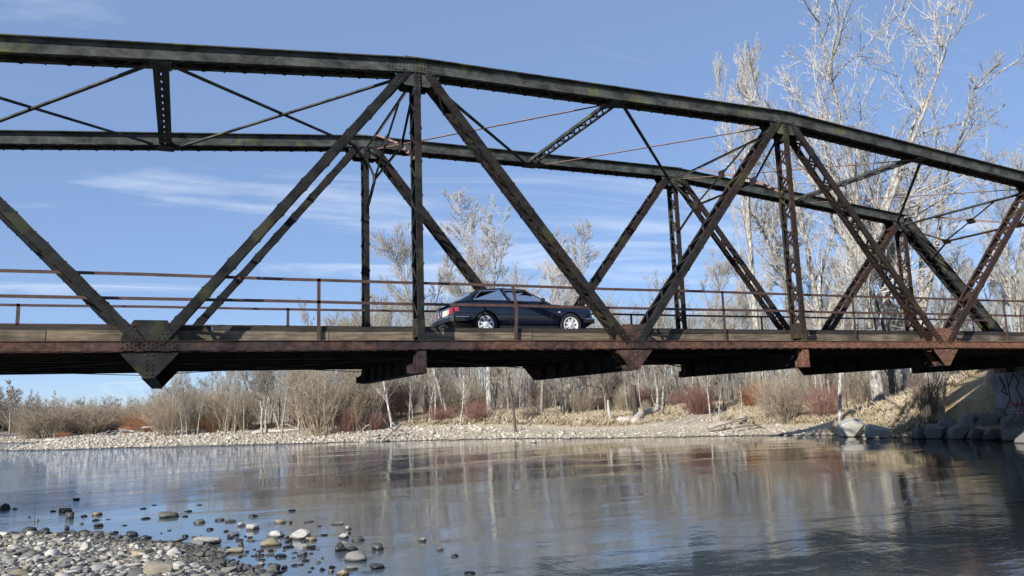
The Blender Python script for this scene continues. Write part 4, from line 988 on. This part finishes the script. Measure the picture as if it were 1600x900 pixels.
for a in (
    ('round0', 1090, 53, 594, 'stem_red', 'big round red stemmed dogwood shrub by the driftwood snag', None, 1.25),
    ('round1', 1288, 46.5, 592, 'stem_red', 'red brown shrub with upright stems beside the white trunk on the right bank', None, .9),
    ('round1', 930, 58, 612, 'stem_red', 'red stemmed shrub left of the white broken snag', None, 1.2),
    ('round0', 1000, 58, 600, 'stem_red', 'red stemmed shrub behind the dark broken post', None, 1.3),
    ('round0', 745, 57, 622, 'stem_red', 'bright red shrub beside the leaning pale trunk', None, 1.3),
    ('round1', 690, 59, 630, 'stem_red', 'low red shrub left of the leaning pale trunk', None, 1.3),
    ('round0', 540, 60, 634, 'stem_red', 'red shrub behind the grey willow thicket at the gravel bar', None, 1.3),
    ('round1', 585, 60, 640, 'stem_red', 'red shrub by the driftwood root pile', None, 1.2),
    ('round1', 1180, 54, 592, 'stem_orange', 'reddish orange shrub behind the driftwood snag', None, 1.1),
    ('round0', 1225, 47, 580, 'stem_tan', 'tan bushy shrub right of the driftwood snag', None, 1.1),
    ('tall0', 500, 60, 560, 'stem_tan', 'tall tan willow thicket at the edge of the gravel bar', None, 1.3),
    ('tall1', 560, 60, 575, 'stem_tan', 'tan willow thicket beside the driftwood root pile', None, 1.2),
    ('round0', 368, 73, 616, 'stem_orange', 'orange willow shrub at the upstream end of the gravel bar', None, 1.3),
    ('round1', 335, 72, 648, 'stem_orange', 'low orange willow shrub in front of the wood', None, 1.5),
    ('round0', 240, 86, 640, 'stem_orange', 'orange willow shrub behind the driftwood pile', None, 2.1),
    ('round1', 300, 80, 640, 'stem_orange', 'dull orange shrub between driftwood pile and wood', None, 1.3),
    ('round1', 205, 92, 660, 'stem_orange', 'small orange shrub left of the driftwood pile', None, 1.6),
    ('low0', 100, 98, 672, 'stem_orange', 'brownish low shrub at the tip of the gravel bar', None, 1.4),
    ('tall1', 950, 60, 560, 'stem_brown', 'dark brown upright thicket behind the white broken snag', None, 1.3),
    ('round1', 830, 55, 632, 'stem_brown', 'dark brown shrub hanging over the cut bank', None, 1.2),
    ('round0', 560, 61, 650, 'stem_brown', 'dark brown tangled shrub over the driftwood root pile', None, 1.4),
    ('tall0', 1450, 40, 565, 'stem_brown', 'thin upright bare saplings above the boulders', None, .6),
    ('tall1', 1350, 52, 560, 'stem_tan', 'tan upright thicket at the foot of the tallest cottonwood', None, 1.5),
): shrub_px(*a)
cnt = 0
while cnt < 95:
    u = rng.uniform(262, 1560); dist = rng.uniform(52, 84) if u < 1000 else rng.uniform(45, 70); x, y = at_dist(u, dist)
    if not bank_ok(x, y, 8.5) or (x > 29 and y < 29): continue
    kind = rng.random(); v = rng.uniform(585, 632) if u > 560 else rng.uniform(600, 645)
    if kind < .62: shrub_px('tall%d' % rng.randrange(2), u, dist, v, 'stem_tan', 'tan bare brush filling the wood edge ' + zone(u), 'tan bare brush filling the wood edge ' + zone(u), rng.uniform(1.1, 1.9), 'brush')
    elif kind < .85: shrub_px('tall%d' % rng.randrange(2), u, dist, v, 'stem_brown', 'brown bare brush filling the wood edge ' + zone(u), 'brown bare brush filling the wood edge ' + zone(u), rng.uniform(1.1, 1.8), 'brush')
    else: shrub_px('round%d' % rng.randrange(2), u, dist, rng.uniform(600, 640), 'stem_red', 'dull red brush ' + zone(u) + ' under the trees', 'red brush ' + zone(u), rng.uniform(1.0, 1.6), 'brush')
    cnt += 1
cnt = 0
while cnt < 70:
    u = rng.uniform(-80, 330); dist = rng.uniform(98, 200); x, y = at_dist(u, dist)
    if not bank_ok(x, y, 1.5): continue
    shrub_px(rng.choice(('tall0', 'tall1', 'round0')), u, dist, rng.uniform(630, 655), rng.choice(('stem_tan', 'stem_tan', 'stem_brown')), 'low far off brush on the upstream bank beyond the gravel bar', 'far brush upstream', rng.uniform(1.6, 3.0), 'brush'); cnt += 1
# far wood that reads as one mass, closing the view between the trees
g = Grow(400); r = g.r
for i in range(6500):
    u = r.uniform(-120, 1750); dist = r.uniform(105, 190) if u > 300 else r.uniform(200, 330); x, y = at_dist(u, dist); v0 = 600 if u > 300 else 618
    if u < 1650 and u > 560: v0 = r.choice([470, 560, 590])
    z = 1.2; Hh = max(3, top_z(x, y, v0+r.uniform(0, 40))-z)
    p = g.path(np.array([x, y, z]), np.array([r.normal(0, .12), r.normal(0, .12), 1.0]), Hh, 4, .06, .03); g.put(p, .05+Hh*.005, .02, 3, True)
    for _ in range(5):
        q = p[1]+(p[3]-p[1])*r.rand(); g.put(g.path(q, g.side_dir(np.array([0, 0, 1.0]), R_(r.uniform(20, 60))), Hh*r.uniform(.12, .3), 3, .12, .1), .03, .012, 3, True)
V, Q = tubes(g.twig); fw = np_mesh('far_wood', V, Q, True); fw.materials.append(M['twig_grey']); tag(link('far_wood', fw), 'far grey brown mass of bare wood behind the riverside trees', 'wood', kind='stuff')
# ------------------------------------------------------------------ stones
def rock_mesh(seed, sub, rough=.25, flat=0, name='stone'):
    r = random.Random(seed); bm = bmesh.new(); bmesh.ops.create_icosphere(bm, subdivisions=sub, radius=1.0)
    off = Vector((r.uniform(-50, 50), r.uniform(-50, 50), r.uniform(-50, 50))); planes = []
    for _ in range(flat):
        n = Vector((r.gauss(0, 1), r.gauss(0, 1), r.gauss(0, .8))).normalized(); planes.append((n, r.uniform(.50, .80)))
    for v in bm.verts:
        n = v.co.normalized(); p = n*(1+rough*mnoise.noise(n*1.1+off)+rough*.4*mnoise.noise(n*2.9+off))
        for pn, pd in planes:
            e = p.dot(pn)-pd
            if e > 0: p = p-pn*e
        v.co = p
    me = bpy.data.meshes.new(name); bm.to_mesh(me); bm.free(); me.polygons.foreach_set('use_smooth', np.ones(len(me.polygons), dtype=bool)); me.materials.append(None); return me
ROUND = [rock_mesh(i, 3, .42, 3) for i in range(8)]; ANG = [rock_mesh(40+i, 3, .35, 13) for i in range(8)]
for me_ in ANG:
    bm = bmesh.new(); bm.from_mesh(me_)
    for e in bm.edges:
        if len(e.link_faces) == 2 and e.calc_face_angle(0) > R_(24): e.smooth = False
    bm.to_mesh(me_); bm.free()
def ray_ground(u, v):
    d = ray(u, v); T = np.linspace(5, 130, 2600); X, Y, Zr = d.x*T, d.y*T, CAMZ+d.z*T
    hit = np.where(Zr <= np.maximum(terrain(X, Y)[0], 0))[0]; t = T[hit[0]] if len(hit) else 60
    return Vector((d.x*t, d.y*t, CAMZ+d.z*t))
def stone_at(x, y, zbase, wx, wy, hz, rz, mat, label, group, ang=False, i=0, name='stone', tilt=0.0, cat='stone'):
    me = (ANG if ang else ROUND)[i % 8]; o = link(name, me, None, M[mat]); o.location = (x, y, zbase); o.scale = (wx, wy, hz); o.rotation_euler = (tilt, tilt*.6, rz); tag(o, label, cat, group); return o
def stone_px(u, v, wpx, hpx, mat, label, group=None, ang=False, i=0, sink=.35, name='stone', zb=None, cat='stone'):
    """photo pixel of the stone's foot -> stone standing on water or shingle"""
    p = ray_ground(u, v); z0 = max(0.0, p.z)
    depth = proj(p)[2]; wm = wpx*depth/FPX; hm = hpx*depth/FPX; d = ray(u, v); away = Vector((d.x, d.y)).normalized()
    wy = wm*.42; x, y = p.x+away.x*wy*.8, p.y+away.y*wy*.8
    hz = hm*.62
    return stone_at(x, y, z0+hz*(1-2*sink)*.5+hz*.05, wm*.5, wy, hz, -YAW+((i*37) % 9-4)*.05, mat, label, group, ang, i, name, 0.0, cat)
GW = {'d': ('stone_dark', 'small dark wet stone poking out of the shallows', 'dark wet stones in the shallows'),
      'l': ('stone_pale', 'small pale dry stone poking out of the shallows', 'pale stones in the shallows'),
      's': ('stone_slate', 'slate grey stone sitting in the shallows', 'slate stones in the shallows'),
      'b': ('stone_olive', 'olive brown stone sitting in the shallows', 'olive stones in the shallows')}
WATER_STONES = [(8,797,20,12,'d'),(24,796,8,3,'d'),(120,782,14,5,'d'),(83,800,9,4,'d'),(132,808,10,4,'d'),(153,806,18,6,'b'),(58,815,7,7,'b'),(46,809,5,3,'d'),(149,814,13,3,'d'),(153,824,17,7,'d'),(128,820,8,3,'d'),(104,829,8,10,'d'),(169,812,8,2,'d'),
 (48,833,25,11,'d'),(68,833,20,10,'d'),(112,833,12,6,'d'),(130,834,24,6,'d'),(152,835,26,6,'s'),(180,834,14,6,'d'),(205,840,20,12,'d'),(228,843,20,7,'d'),(223,796,12,4,'d'),(294,800,14,3,'d'),(290,808,11,3,'d'),(228,812,18,4,'d'),(312,818,18,8,'s'),(344,814,16,5,'s'),(360,817,18,7,'s'),
 (396,808,14,5,'d'),(329,829,13,4,'d'),(353,832,13,4,'d'),(366,838,22,8,'s'),(377,823,16,8,'l'),(394,829,22,14,'l'),(290,840,11,6,'d'),(359,843,10,4,'d'),(374,845,14,6,'s'),(391,846,14,6,'l'),(376,858,11,14,'d'),(386,864,9,4,'d'),(375,872,8,3,'d'),
 (438,818,18,8,'b'),(454,818,8,6,'d'),(482,817,18,5,'l'),(499,823,8,4,'l'),(526,821,23,7,'l'),(543,829,18,8,'l'),(537,843,22,11,'l'),(546,835,6,4,'d'),(560,846,20,9,'s'),(487,846,20,8,'b'),(450,857,19,6,'d'),(473,870,17,9,'s'),(420,869,16,6,'l'),(423,863,16,4,'d'),(440,872,24,6,'d'),
 (531,863,20,16,'d'),(550,863,20,10,'d'),(591,861,20,14,'d'),(588,891,24,11,'d'),(548,892,22,11,'l'),(518,896,11,6,'b'),(535,902,22,12,'b'),(660,847,17,7,'l'),(688,861,14,6,'l'),(711,871,12,5,'d'),(456,799,18,4,'d'),(506,838,12,3,'d'),(445,890,10,7,'d'),(459,886,11,6,'d'),(436,897,12,4,'d'),(407,885,14,8,'l'),(410,899,20,10,'d'),(404,870,10,10,'d'),
 (735,898,20,5,'d'),(241,790,8,2,'d'),(195,822,9,2,'d'),(265,830,7,2,'d'),(252,834,6,2,'d'),(312,790,9,2,'d')]
rw = random.Random(77)
for _ in range(70):
    v_ = rw.uniform(838, 900); u_ = rw.uniform(300, 470+(v_-838)*1.3); w_ = rw.uniform(5, 13); WATER_STONES.append((u_, v_, w_, w_*rw.uniform(.25, .5), rw.choice('dddslb')))
for i, (u, v, wp_, hp_, tn) in enumerate(WATER_STONES):
    mt, lb, gp_ = GW[tn]; stone_px(u, v, wp_, hp_, mt, lb, gp_, ang=(i % 3 == 0 or tn == 'l'), i=i)
for u, v, wp_, hp_, mt, lb, ang, i in (
    (101, 802, 23, 10, 'stone_dark', 'flat topped black rock standing in the river beside a rounder one', True, 1), (110, 811, 17, 14, 'stone_dark', 'round black rock in front of the flat topped black rock', False, 2),
    (261, 810, 33, 12, 'stone_slate', 'long smooth grey green boulder alone in the shallows', False, 3), (320, 851, 52, 20, 'stone_pale', 'large pale block lying at the tip of the cobble bar', True, 4),
    (364, 866, 31, 13, 'stone_olive', 'olive mottled rock at the water beside the pale block', True, 5), (432, 841, 40, 13, 'stone_pale', 'long white flat rock in the shallows', True, 6),
    (470, 844, 43, 20, 'stone_pale', 'large creased pale boulder beside the long white flat rock', True, 7), (422, 855, 36, 13, 'stone_olive', 'flat olive rock in front of the long white rock', False, 0),
    (558, 878, 36, 20, 'stone_dry', 'big smooth grey boulder with dark wet foot', False, 1), (428, 894, 30, 17, 'stone_slate', 'grey pointed rock at the edge of the cobbles', True, 2),
    (246, 899, 46, 34, 'stone_brown', 'tilted square brown slab set among the cobbles', True, 3), (52, 873, 33, 14, 'stone_slate', 'oval grey green cobble largest on the bar', False, 4),
    (84, 871, 26, 14, 'stone_pale', 'pale cobble touching the oval grey green cobble', False, 5), (134, 860, 30, 16, 'stone_pale', 'pale pyramid shaped rock on the cobble bar', True, 6),
    (156, 892, 36, 13, 'stone_dry', 'broad flat pinkish grey stone half buried on the bar', False, 7), (272, 868, 24, 13, 'stone_pale', 'pale humped cobble behind the brown slab', False, 0),
    (280, 891, 24, 14, 'stone_pale', 'angular pale cobble right of the brown slab', True, 1), (24, 899, 30, 14, 'stone_slate', 'wide slate cobble at the foot of the bar', False, 2)):
    stone_px(u, v, wp_, hp_, mt, lb, None, ang, i, .30, 'boulder' if wp_ > 30 else 'stone')
# loose cobbles of the near bar: the largest as things, the small ones as one mass
rs = np.random.RandomState(5); cob = []
while len(cob) < 6000:
    u = rs.uniform(-120, 470); v = rs.uniform(826, 960); p = atZ(u, v, .1)
    if not inside(np.array([p.x]), np.array([p.y]), NEAR_LAND)[0]: continue
    cob.append((p.x, p.y))
# even the density out over the ground by adding more towards the waterline
cob = np.array(cob); ch, _ = terrain(cob[:, 0], cob[:, 1]); dnr = seg_dist(cob[:, 0], cob[:, 1], NEAR)[0]
size = np.exp(rs.normal(-3.42, .50, len(cob))); size = np.clip(size, .012, .12)
order = np.argsort(-size); bigs = order[:205]; smalls = order[205:]
for n_, i in enumerate(bigs):
    s = size[i]; wet = dnr[i] < .30+rs.rand()*.3
    shp = 'angular' if n_ % 3 != 1 else 'rounded'; szw = 'larger' if s > .065 else 'small'
    tone_, mt = ('dark damp', 'stone_slate') if wet else (('grey', 'stone_dry'), ('pale', 'stone_pale'), ('slate coloured', 'stone_slate'), ('grey', 'stone_dry'), ('pale', 'stone_pale'), ('olive', 'stone_olive'))[rs.randint(0, 6)]
    lb = '%s %s %s cobble %s' % (szw, tone_, shp, 'along the waterline of the near bar' if wet else 'lying on the dry near bar'); gp_ = lb
    stone_at(cob[i, 0], cob[i, 1], ch[i]+s*.22, s, s*rs.uniform(.5, .9), s*rs.uniform(.28, .5), rs.rand()*6.28, mt, lb, gp_, n_ % 3 != 1, n_, 'cobble', rs.uniform(-.3, .3))
def stone_field(name, X, Y, Z, S, mat, seed, base_sub, flatz=(.4, .75), tone=None):
    rs_ = np.random.RandomState(seed); protos = [rock_mesh(200+seed*10+i, base_sub, .35, 8) for i in range(6)]; V, T, TN_ = [], [], []; base = 0
    PV = []; PT = []
    for m_ in protos:
        a = np.empty(len(m_.vertices)*3); m_.vertices.foreach_get('co', a); PV.append(a.reshape(-1, 3)); f = np.empty(len(m_.polygons)*3, dtype=np.int32); m_.polygons.foreach_get('vertices', f); PT.append(f.reshape(-1, 3)); bpy.data.meshes.remove(m_)
    kind = rs_.randint(0, 6, len(X))
    for k in range(6):
        id_ = np.where(kind == k)[0]; n_ = len(id_)
        if not n_: continue
        a = rs_.rand(n_)*6.283; tl = rs_.normal(0, .25, n_); sc = np.stack([S[id_]*rs_.uniform(.8, 1.3, n_), S[id_]*rs_.uniform(.6, 1, n_), S[id_]*rs_.uniform(*flatz, n_)], -1)
        L = PV[k][None]*sc[:, None, :]; ct, st = np.cos(tl)[:, None], np.sin(tl)[:, None]
        y_ = L[..., 1]*ct-L[..., 2]*st; z_ = L[..., 1]*st+L[..., 2]*ct; x_ = L[..., 0]; ca, sa = np.cos(a)[:, None], np.sin(a)[:, None]
        W = np.stack([x_*ca-y_*sa+X[id_][:, None], x_*sa+y_*ca+Y[id_][:, None], z_+Z[id_][:, None]], -1)
        nv = len(PV[k]); V.append(W.reshape(-1, 3)); T.append((PT[k][None]+(base+np.arange(n_)*nv)[:, None, None]).reshape(-1, 3)); base += n_*nv
        TN_.append(np.repeat(rs_.rand(n_) if tone is None else tone[id_], nv))
    me = np_mesh(name, np.concatenate(V), np.concatenate(T), True); at_ = me.attributes.new('tone', 'FLOAT', 'POINT'); at_.data.foreach_set('value', np.concatenate(TN_).astype(np.float32)); me.materials.append(M[mat]); return me
tn = np.clip(rs.rand(len(smalls))**1.5*np.where(dnr[smalls] < .30+.5*vnoise(cob[smalls, 0], cob[smalls, 1], .8, 4), .08, 1), 0, 1)
me = stone_field('pebbles', cob[smalls, 0], cob[smalls, 1], ch[smalls]+size[smalls]*.12, size[smalls], 'gravel', 1, 2, (.28, .6), tone=tn); tag(link('pebbles', me), 'small mixed grey pebbles covering the near cobble bar', 'pebbles', kind='stuff')
fx, fy = [], []
rs = np.random.RandomState(8)
U = rs.uniform(-60, 520, 9000); Vv = 826+ (rs.rand(9000)**.8)*140; P9 = [atZ(a, b, .08) for a, b in zip(U, Vv)]; X9 = np.array([p.x for p in P9]); Y9 = np.array([p.y for p in P9])
ok = inside(X9, Y9, NEAR_LAND); X9, Y9 = X9[ok], Y9[ok]; h9, _ = terrain(X9, Y9); S9 = rs.uniform(.008, .022, len(X9))
me = stone_field('grit', X9, Y9, h9+S9*.2, S9, 'gravel', 2, 1); tag(link('grit', me), 'fine grit between the cobbles of the near bar', 'grit', kind='stuff')
# shingle of the opposite bank
rs = np.random.RandomState(9); n_ = 70000; U = rs.uniform(-30, 1460, n_); X9, Y9 = [], []
dd = np.where(U < 330, rs.uniform(60, 108, n_), rs.uniform(32, 88, n_)); D9 = [at_dist(a, b) for a, b in zip(U, dd)]; X9 = np.array([p[0] for p in D9]); Y9 = np.array([p[1] for p in D9])
dsh = seg_dist(X9, Y9, FAR)[0]; h9, g9 = terrain(X9, Y9); ok = inside(X9, Y9, FAR_LAND) & (g9 < .45+.25*rs.rand(n_)) & (dsh < 22) & ~((X9 > 27.3) & (Y9 < 31) & (dsh > .3)) & (rs.rand(n_) < np.where(dsh < 7, 1, .55)*np.where(X9 > 20, np.where(dsh < 1.6, .9, .35), 1))
ok |= (~inside(X9, Y9, FAR_LAND)) & (dsh < .8) & (rs.rand(n_) < .25) & (Y9 > 24)
X9, Y9, h9 = X9[ok], Y9[ok], h9[ok]; S9 = np.exp(rs.normal(-2.45, .42, len(X9))); S9 = np.clip(S9, .04, .3)*np.where(X9 > 22, .75, 1)
me = stone_field('shingle', X9, Y9, np.maximum(h9, -.02)+S9*.15, S9, 'far_gravel', 3, 1, (.45, .8)); tag(link('shingle', me), 'pale shingle covering the gravel bar across the river', 'shingle', kind='stuff')
# boulders and riprap of the right bank
for i, (u, v, wp_, hp_, mt, lb) in enumerate((
    (1328, 683, 58, 40, 'stone_pale', 'large pale boulder at the waterline of the right bank'), (1368, 685, 48, 34, 'stone_pale', 'pale rounded boulder beside the large one at the waterline'),
    (1399, 684, 12, 6, 'stone_slate', 'small dark stone in the water by the pale boulders'), (835, 692, 10, 5, 'stone_pale', 'single white stone in the water off the far shingle'),
    (1130, 682, 12, 5, 'stone_pale', 'white stone at the waterline below the cut bank'))):
    stone_px(u, v, wp_, hp_, mt, lb, None, i < 3, i+2, .2, 'boulder', cat='boulder')
for i, (u, v, wp_, hp_) in enumerate(((1435, 686, 30, 20), (1462, 686, 40, 30), (1497, 687, 42, 32), (1530, 687, 36, 28), (1553, 688, 40, 30), (1580, 690, 46, 36), (1605, 693, 40, 32), (1480, 674, 40, 28), (1515, 670, 44, 28), (1548, 668, 40, 28), (1580, 672, 44, 32), (1442, 678, 30, 20), (1600, 668, 44, 30), (1530, 658, 36, 22), (1570, 656, 38, 24))):
    stone_px(u, v, wp_, hp_, 'stone_riprap', 'grey angular riprap boulder piled under the bridge end', 'riprap boulders under the bridge end', True, i, .2, 'boulder', cat='boulder')
# ------------------------------------------------------------------ dry grass
rs = np.random.RandomState(12); n_ = 46000; U = rs.uniform(60, 1620, n_); dd = rs.uniform(30, 75, n_); D9 = [at_dist(a, b) for a, b in zip(U, dd)]; X9 = np.array([p[0] for p in D9]); Y9 = np.array([p[1] for p in D9])
h9, g9 = terrain(X9, Y9); dsh = seg_dist(X9, Y9, FAR)[0]
ok = inside(X9, Y9, FAR_LAND) & (g9 > .35) & (dsh < 26) & (rs.rand(n_) < np.clip(1.5*vnoise(X9, Y9, 3.0, 9)-.15+.3*(X9 > 15), .03, 1)) & ~((X9 > 28) & (Y9 < 25.2+1.2*rs.rand(n_)))
X9, Y9, h9 = X9[ok], Y9[ok], h9[ok]; K = 15; B = len(X9)*K
bx_ = np.repeat(X9, K)+rs.normal(0, .09, B); by_ = np.repeat(Y9, K)+rs.normal(0, .09, B); bz_ = np.repeat(h9, K)-.02; hh = rs.uniform(.14, .46, B)*np.repeat(.55+.8*vnoise(X9, Y9, 4, 11), K); an = rs.rand(B)*6.283; ln = rs.uniform(.1, .9, B)*hh; wd = rs.uniform(.004, .011, B)
dxx, dyy = np.cos(an), np.sin(an); ln_x = dxx*ln+.12*hh; ln_y = dyy*ln
V = np.stack([np.stack([bx_-dyy*wd, by_+dxx*wd, bz_], -1), np.stack([bx_+dyy*wd, by_-dxx*wd, bz_], -1), np.stack([bx_+ln_x*.35+dyy*wd*.7, by_+ln_y*.35-dxx*wd*.7, bz_+hh*.65], -1), np.stack([bx_+ln_x, by_+ln_y, bz_+hh], -1)], 1).reshape(-1, 3)
b4 = np.arange(B)[:, None]*4; T = np.concatenate([b4+np.array([[0, 1, 2]]), b4+np.array([[0, 2, 3]])])
me = np_mesh('dry_grass', V, T); me.materials.append(M['straw']); tag(link('dry_grass', me), 'dry straw coloured grass along the far bank', 'grass', kind='stuff')
# ------------------------------------------------------------------ driftwood, snags and posts
def log(name, A, B, r0, r1, label, stubs=3, seed=0, group=None, mat='driftwood', cat='log', bend=.04):
    rg = random.Random(seed); A, B = Vector(A), Vector(B); L = (B-A).length; n = 7; pts = []; side = (B-A).cross(Vector((0, 0, 1))).normalized() if abs((B-A).normalized().z) < .95 else Vector((1, 0, 0))
    for i in range(n): t = i/(n-1); pts.append(A+(B-A)*t+side*math.sin(t*3.1+seed)*L*bend+Vector((0, 0, rg.uniform(-.3, .3)*r0)))
    mb = MB(); mb.tube([p-A for p in pts], [r0+(r1-r0)*i/(n-1)*(1+rg.uniform(-.1, .1)) for i in range(n)], 9)
    for _ in range(stubs):
        t = rg.uniform(.25, .95); p = A+(B-A)*t-A; d = Vector((rg.gauss(0, 1), rg.gauss(0, 1), abs(rg.gauss(0, .8)))).normalized(); l = rg.uniform(.15, .35)*L
        q = p+d*l; q2 = q+(d+Vector((rg.gauss(0, .4), rg.gauss(0, .4), rg.gauss(0, .3)))).normalized()*l*.7; mb.tube([p, (p+q)/2, q, q2], [r1*.8, r1*.62, r1*.42, r1*.18], 6)
    o = mb.build(name, M[mat], None, off=(0, 0, 0), smooth=True); o.location = A; tag(o, label, cat, group); return o
def gp_px(u, dist, dz=0.0): x, y = at_dist(u, dist); return Vector((x, y, ground_z(x, y)+dz))
log('driftwood_log', gp_px(396, 66, .12), gp_px(478, 64, .16), .13, .07, 'long white driftwood log on the gravel bar', 2, 1)
rg = random.Random(4)
for i in range(14):
    u = rg.uniform(158, 262); d = rg.uniform(74, 79); a = gp_px(u, d, .15+rg.uniform(0, .5)); log('driftwood_log', a, a+Vector((rg.uniform(-1.4, 1.4), rg.uniform(-1, 1), rg.uniform(-.25, .3))), rg.uniform(.04, .09), .03, 'grey driftwood stick in the tangled pile on the gravel bar', 2, 10+i, 'driftwood pile on the gravel bar', cat='driftwood')
for i in range(10):
    u = rg.uniform(560, 628); d = rg.uniform(53, 55.5); a = gp_px(u, d, .1+rg.uniform(0, .5)); log('driftwood_root', a, a+Vector((rg.uniform(-1.1, 1.1), rg.uniform(-.8, .2), rg.uniform(-.35, .5))), rg.uniform(.05, .11), .03, 'weathered root of the driftwood heap under the cut bank', 3, 40+i, 'driftwood roots under the cut bank', cat='driftwood')
log('driftwood_log', gp_px(596, 52, .15), gp_px(624, 53.5, .9), .09, .05, 'pale driftwood pole propped on the root heap', 1, 5)
log('driftwood_log', gp_px(75, 94, .12), gp_px(98, 92, .15), .2, .1, 'white log at the tip of the gravel bar', 1, 6)
log('driftwood_log', gp_px(990, 49, .05), gp_px(1004, 50.5, .55), .30, .22, 'thick pale log resting on the sandy ramp', 0, 7, bend=.01)
log('driftwood_log', gp_px(966, 49.5, .15), gp_px(983, 49.5, .2), .22, .18, 'short pale log end beside the thick log', 0, 8, bend=.01)
log('driftwood_log', gp_px(1004, 53, .25), gp_px(1030, 54, .35), .2, .14, 'pale log lying behind the sandy ramp', 1, 9)
log('driftwood_snag', gp_px(1105, 46, .25), gp_px(1165, 47, .55), .13, .06, 'branchy white driftwood snag on the grassy bank', 7, 12)
log('driftwood_snag', gp_px(1140, 45.5, .3), gp_px(1185, 46.5, .2), .10, .05, 'second white driftwood branch lying beside the snag', 4, 13)
log('driftwood_log', gp_px(1010, 41, .06), gp_px(1048, 41.5, .10), .05, .03, 'thin dark curved branch on the shingle', 0, 14, mat='bark_dark', bend=.12)
log('broken_snag', gp_px(953, 51, -.1), gp_px(951.5, 51, 1.35), .12, .07, 'white broken stump standing in the bank grass', 1, 15)
log('broken_post', gp_px(993, 51.5, -.1), gp_px(991.5, 51.5, 2.25), .20, .17, 'dark charred post standing beside the sandy ramp', 0, 16, mat='bark_dark', bend=.0)
log('leaning_stick', gp_px(1428, 39, .1), gp_px(1500, 41, 2.4), .03, .015, 'thin dark leaning branch above the shaded bank', 2, 17, mat='bark_dark', bend=.03)
tw = atZ(55, 822, .05); log('twig', tw, tw+Vector((-.06, .05, .38)), .006, .003, 'thin bare twig sticking up at the waterline', 1, 18, mat='bark_dark', cat='twig')
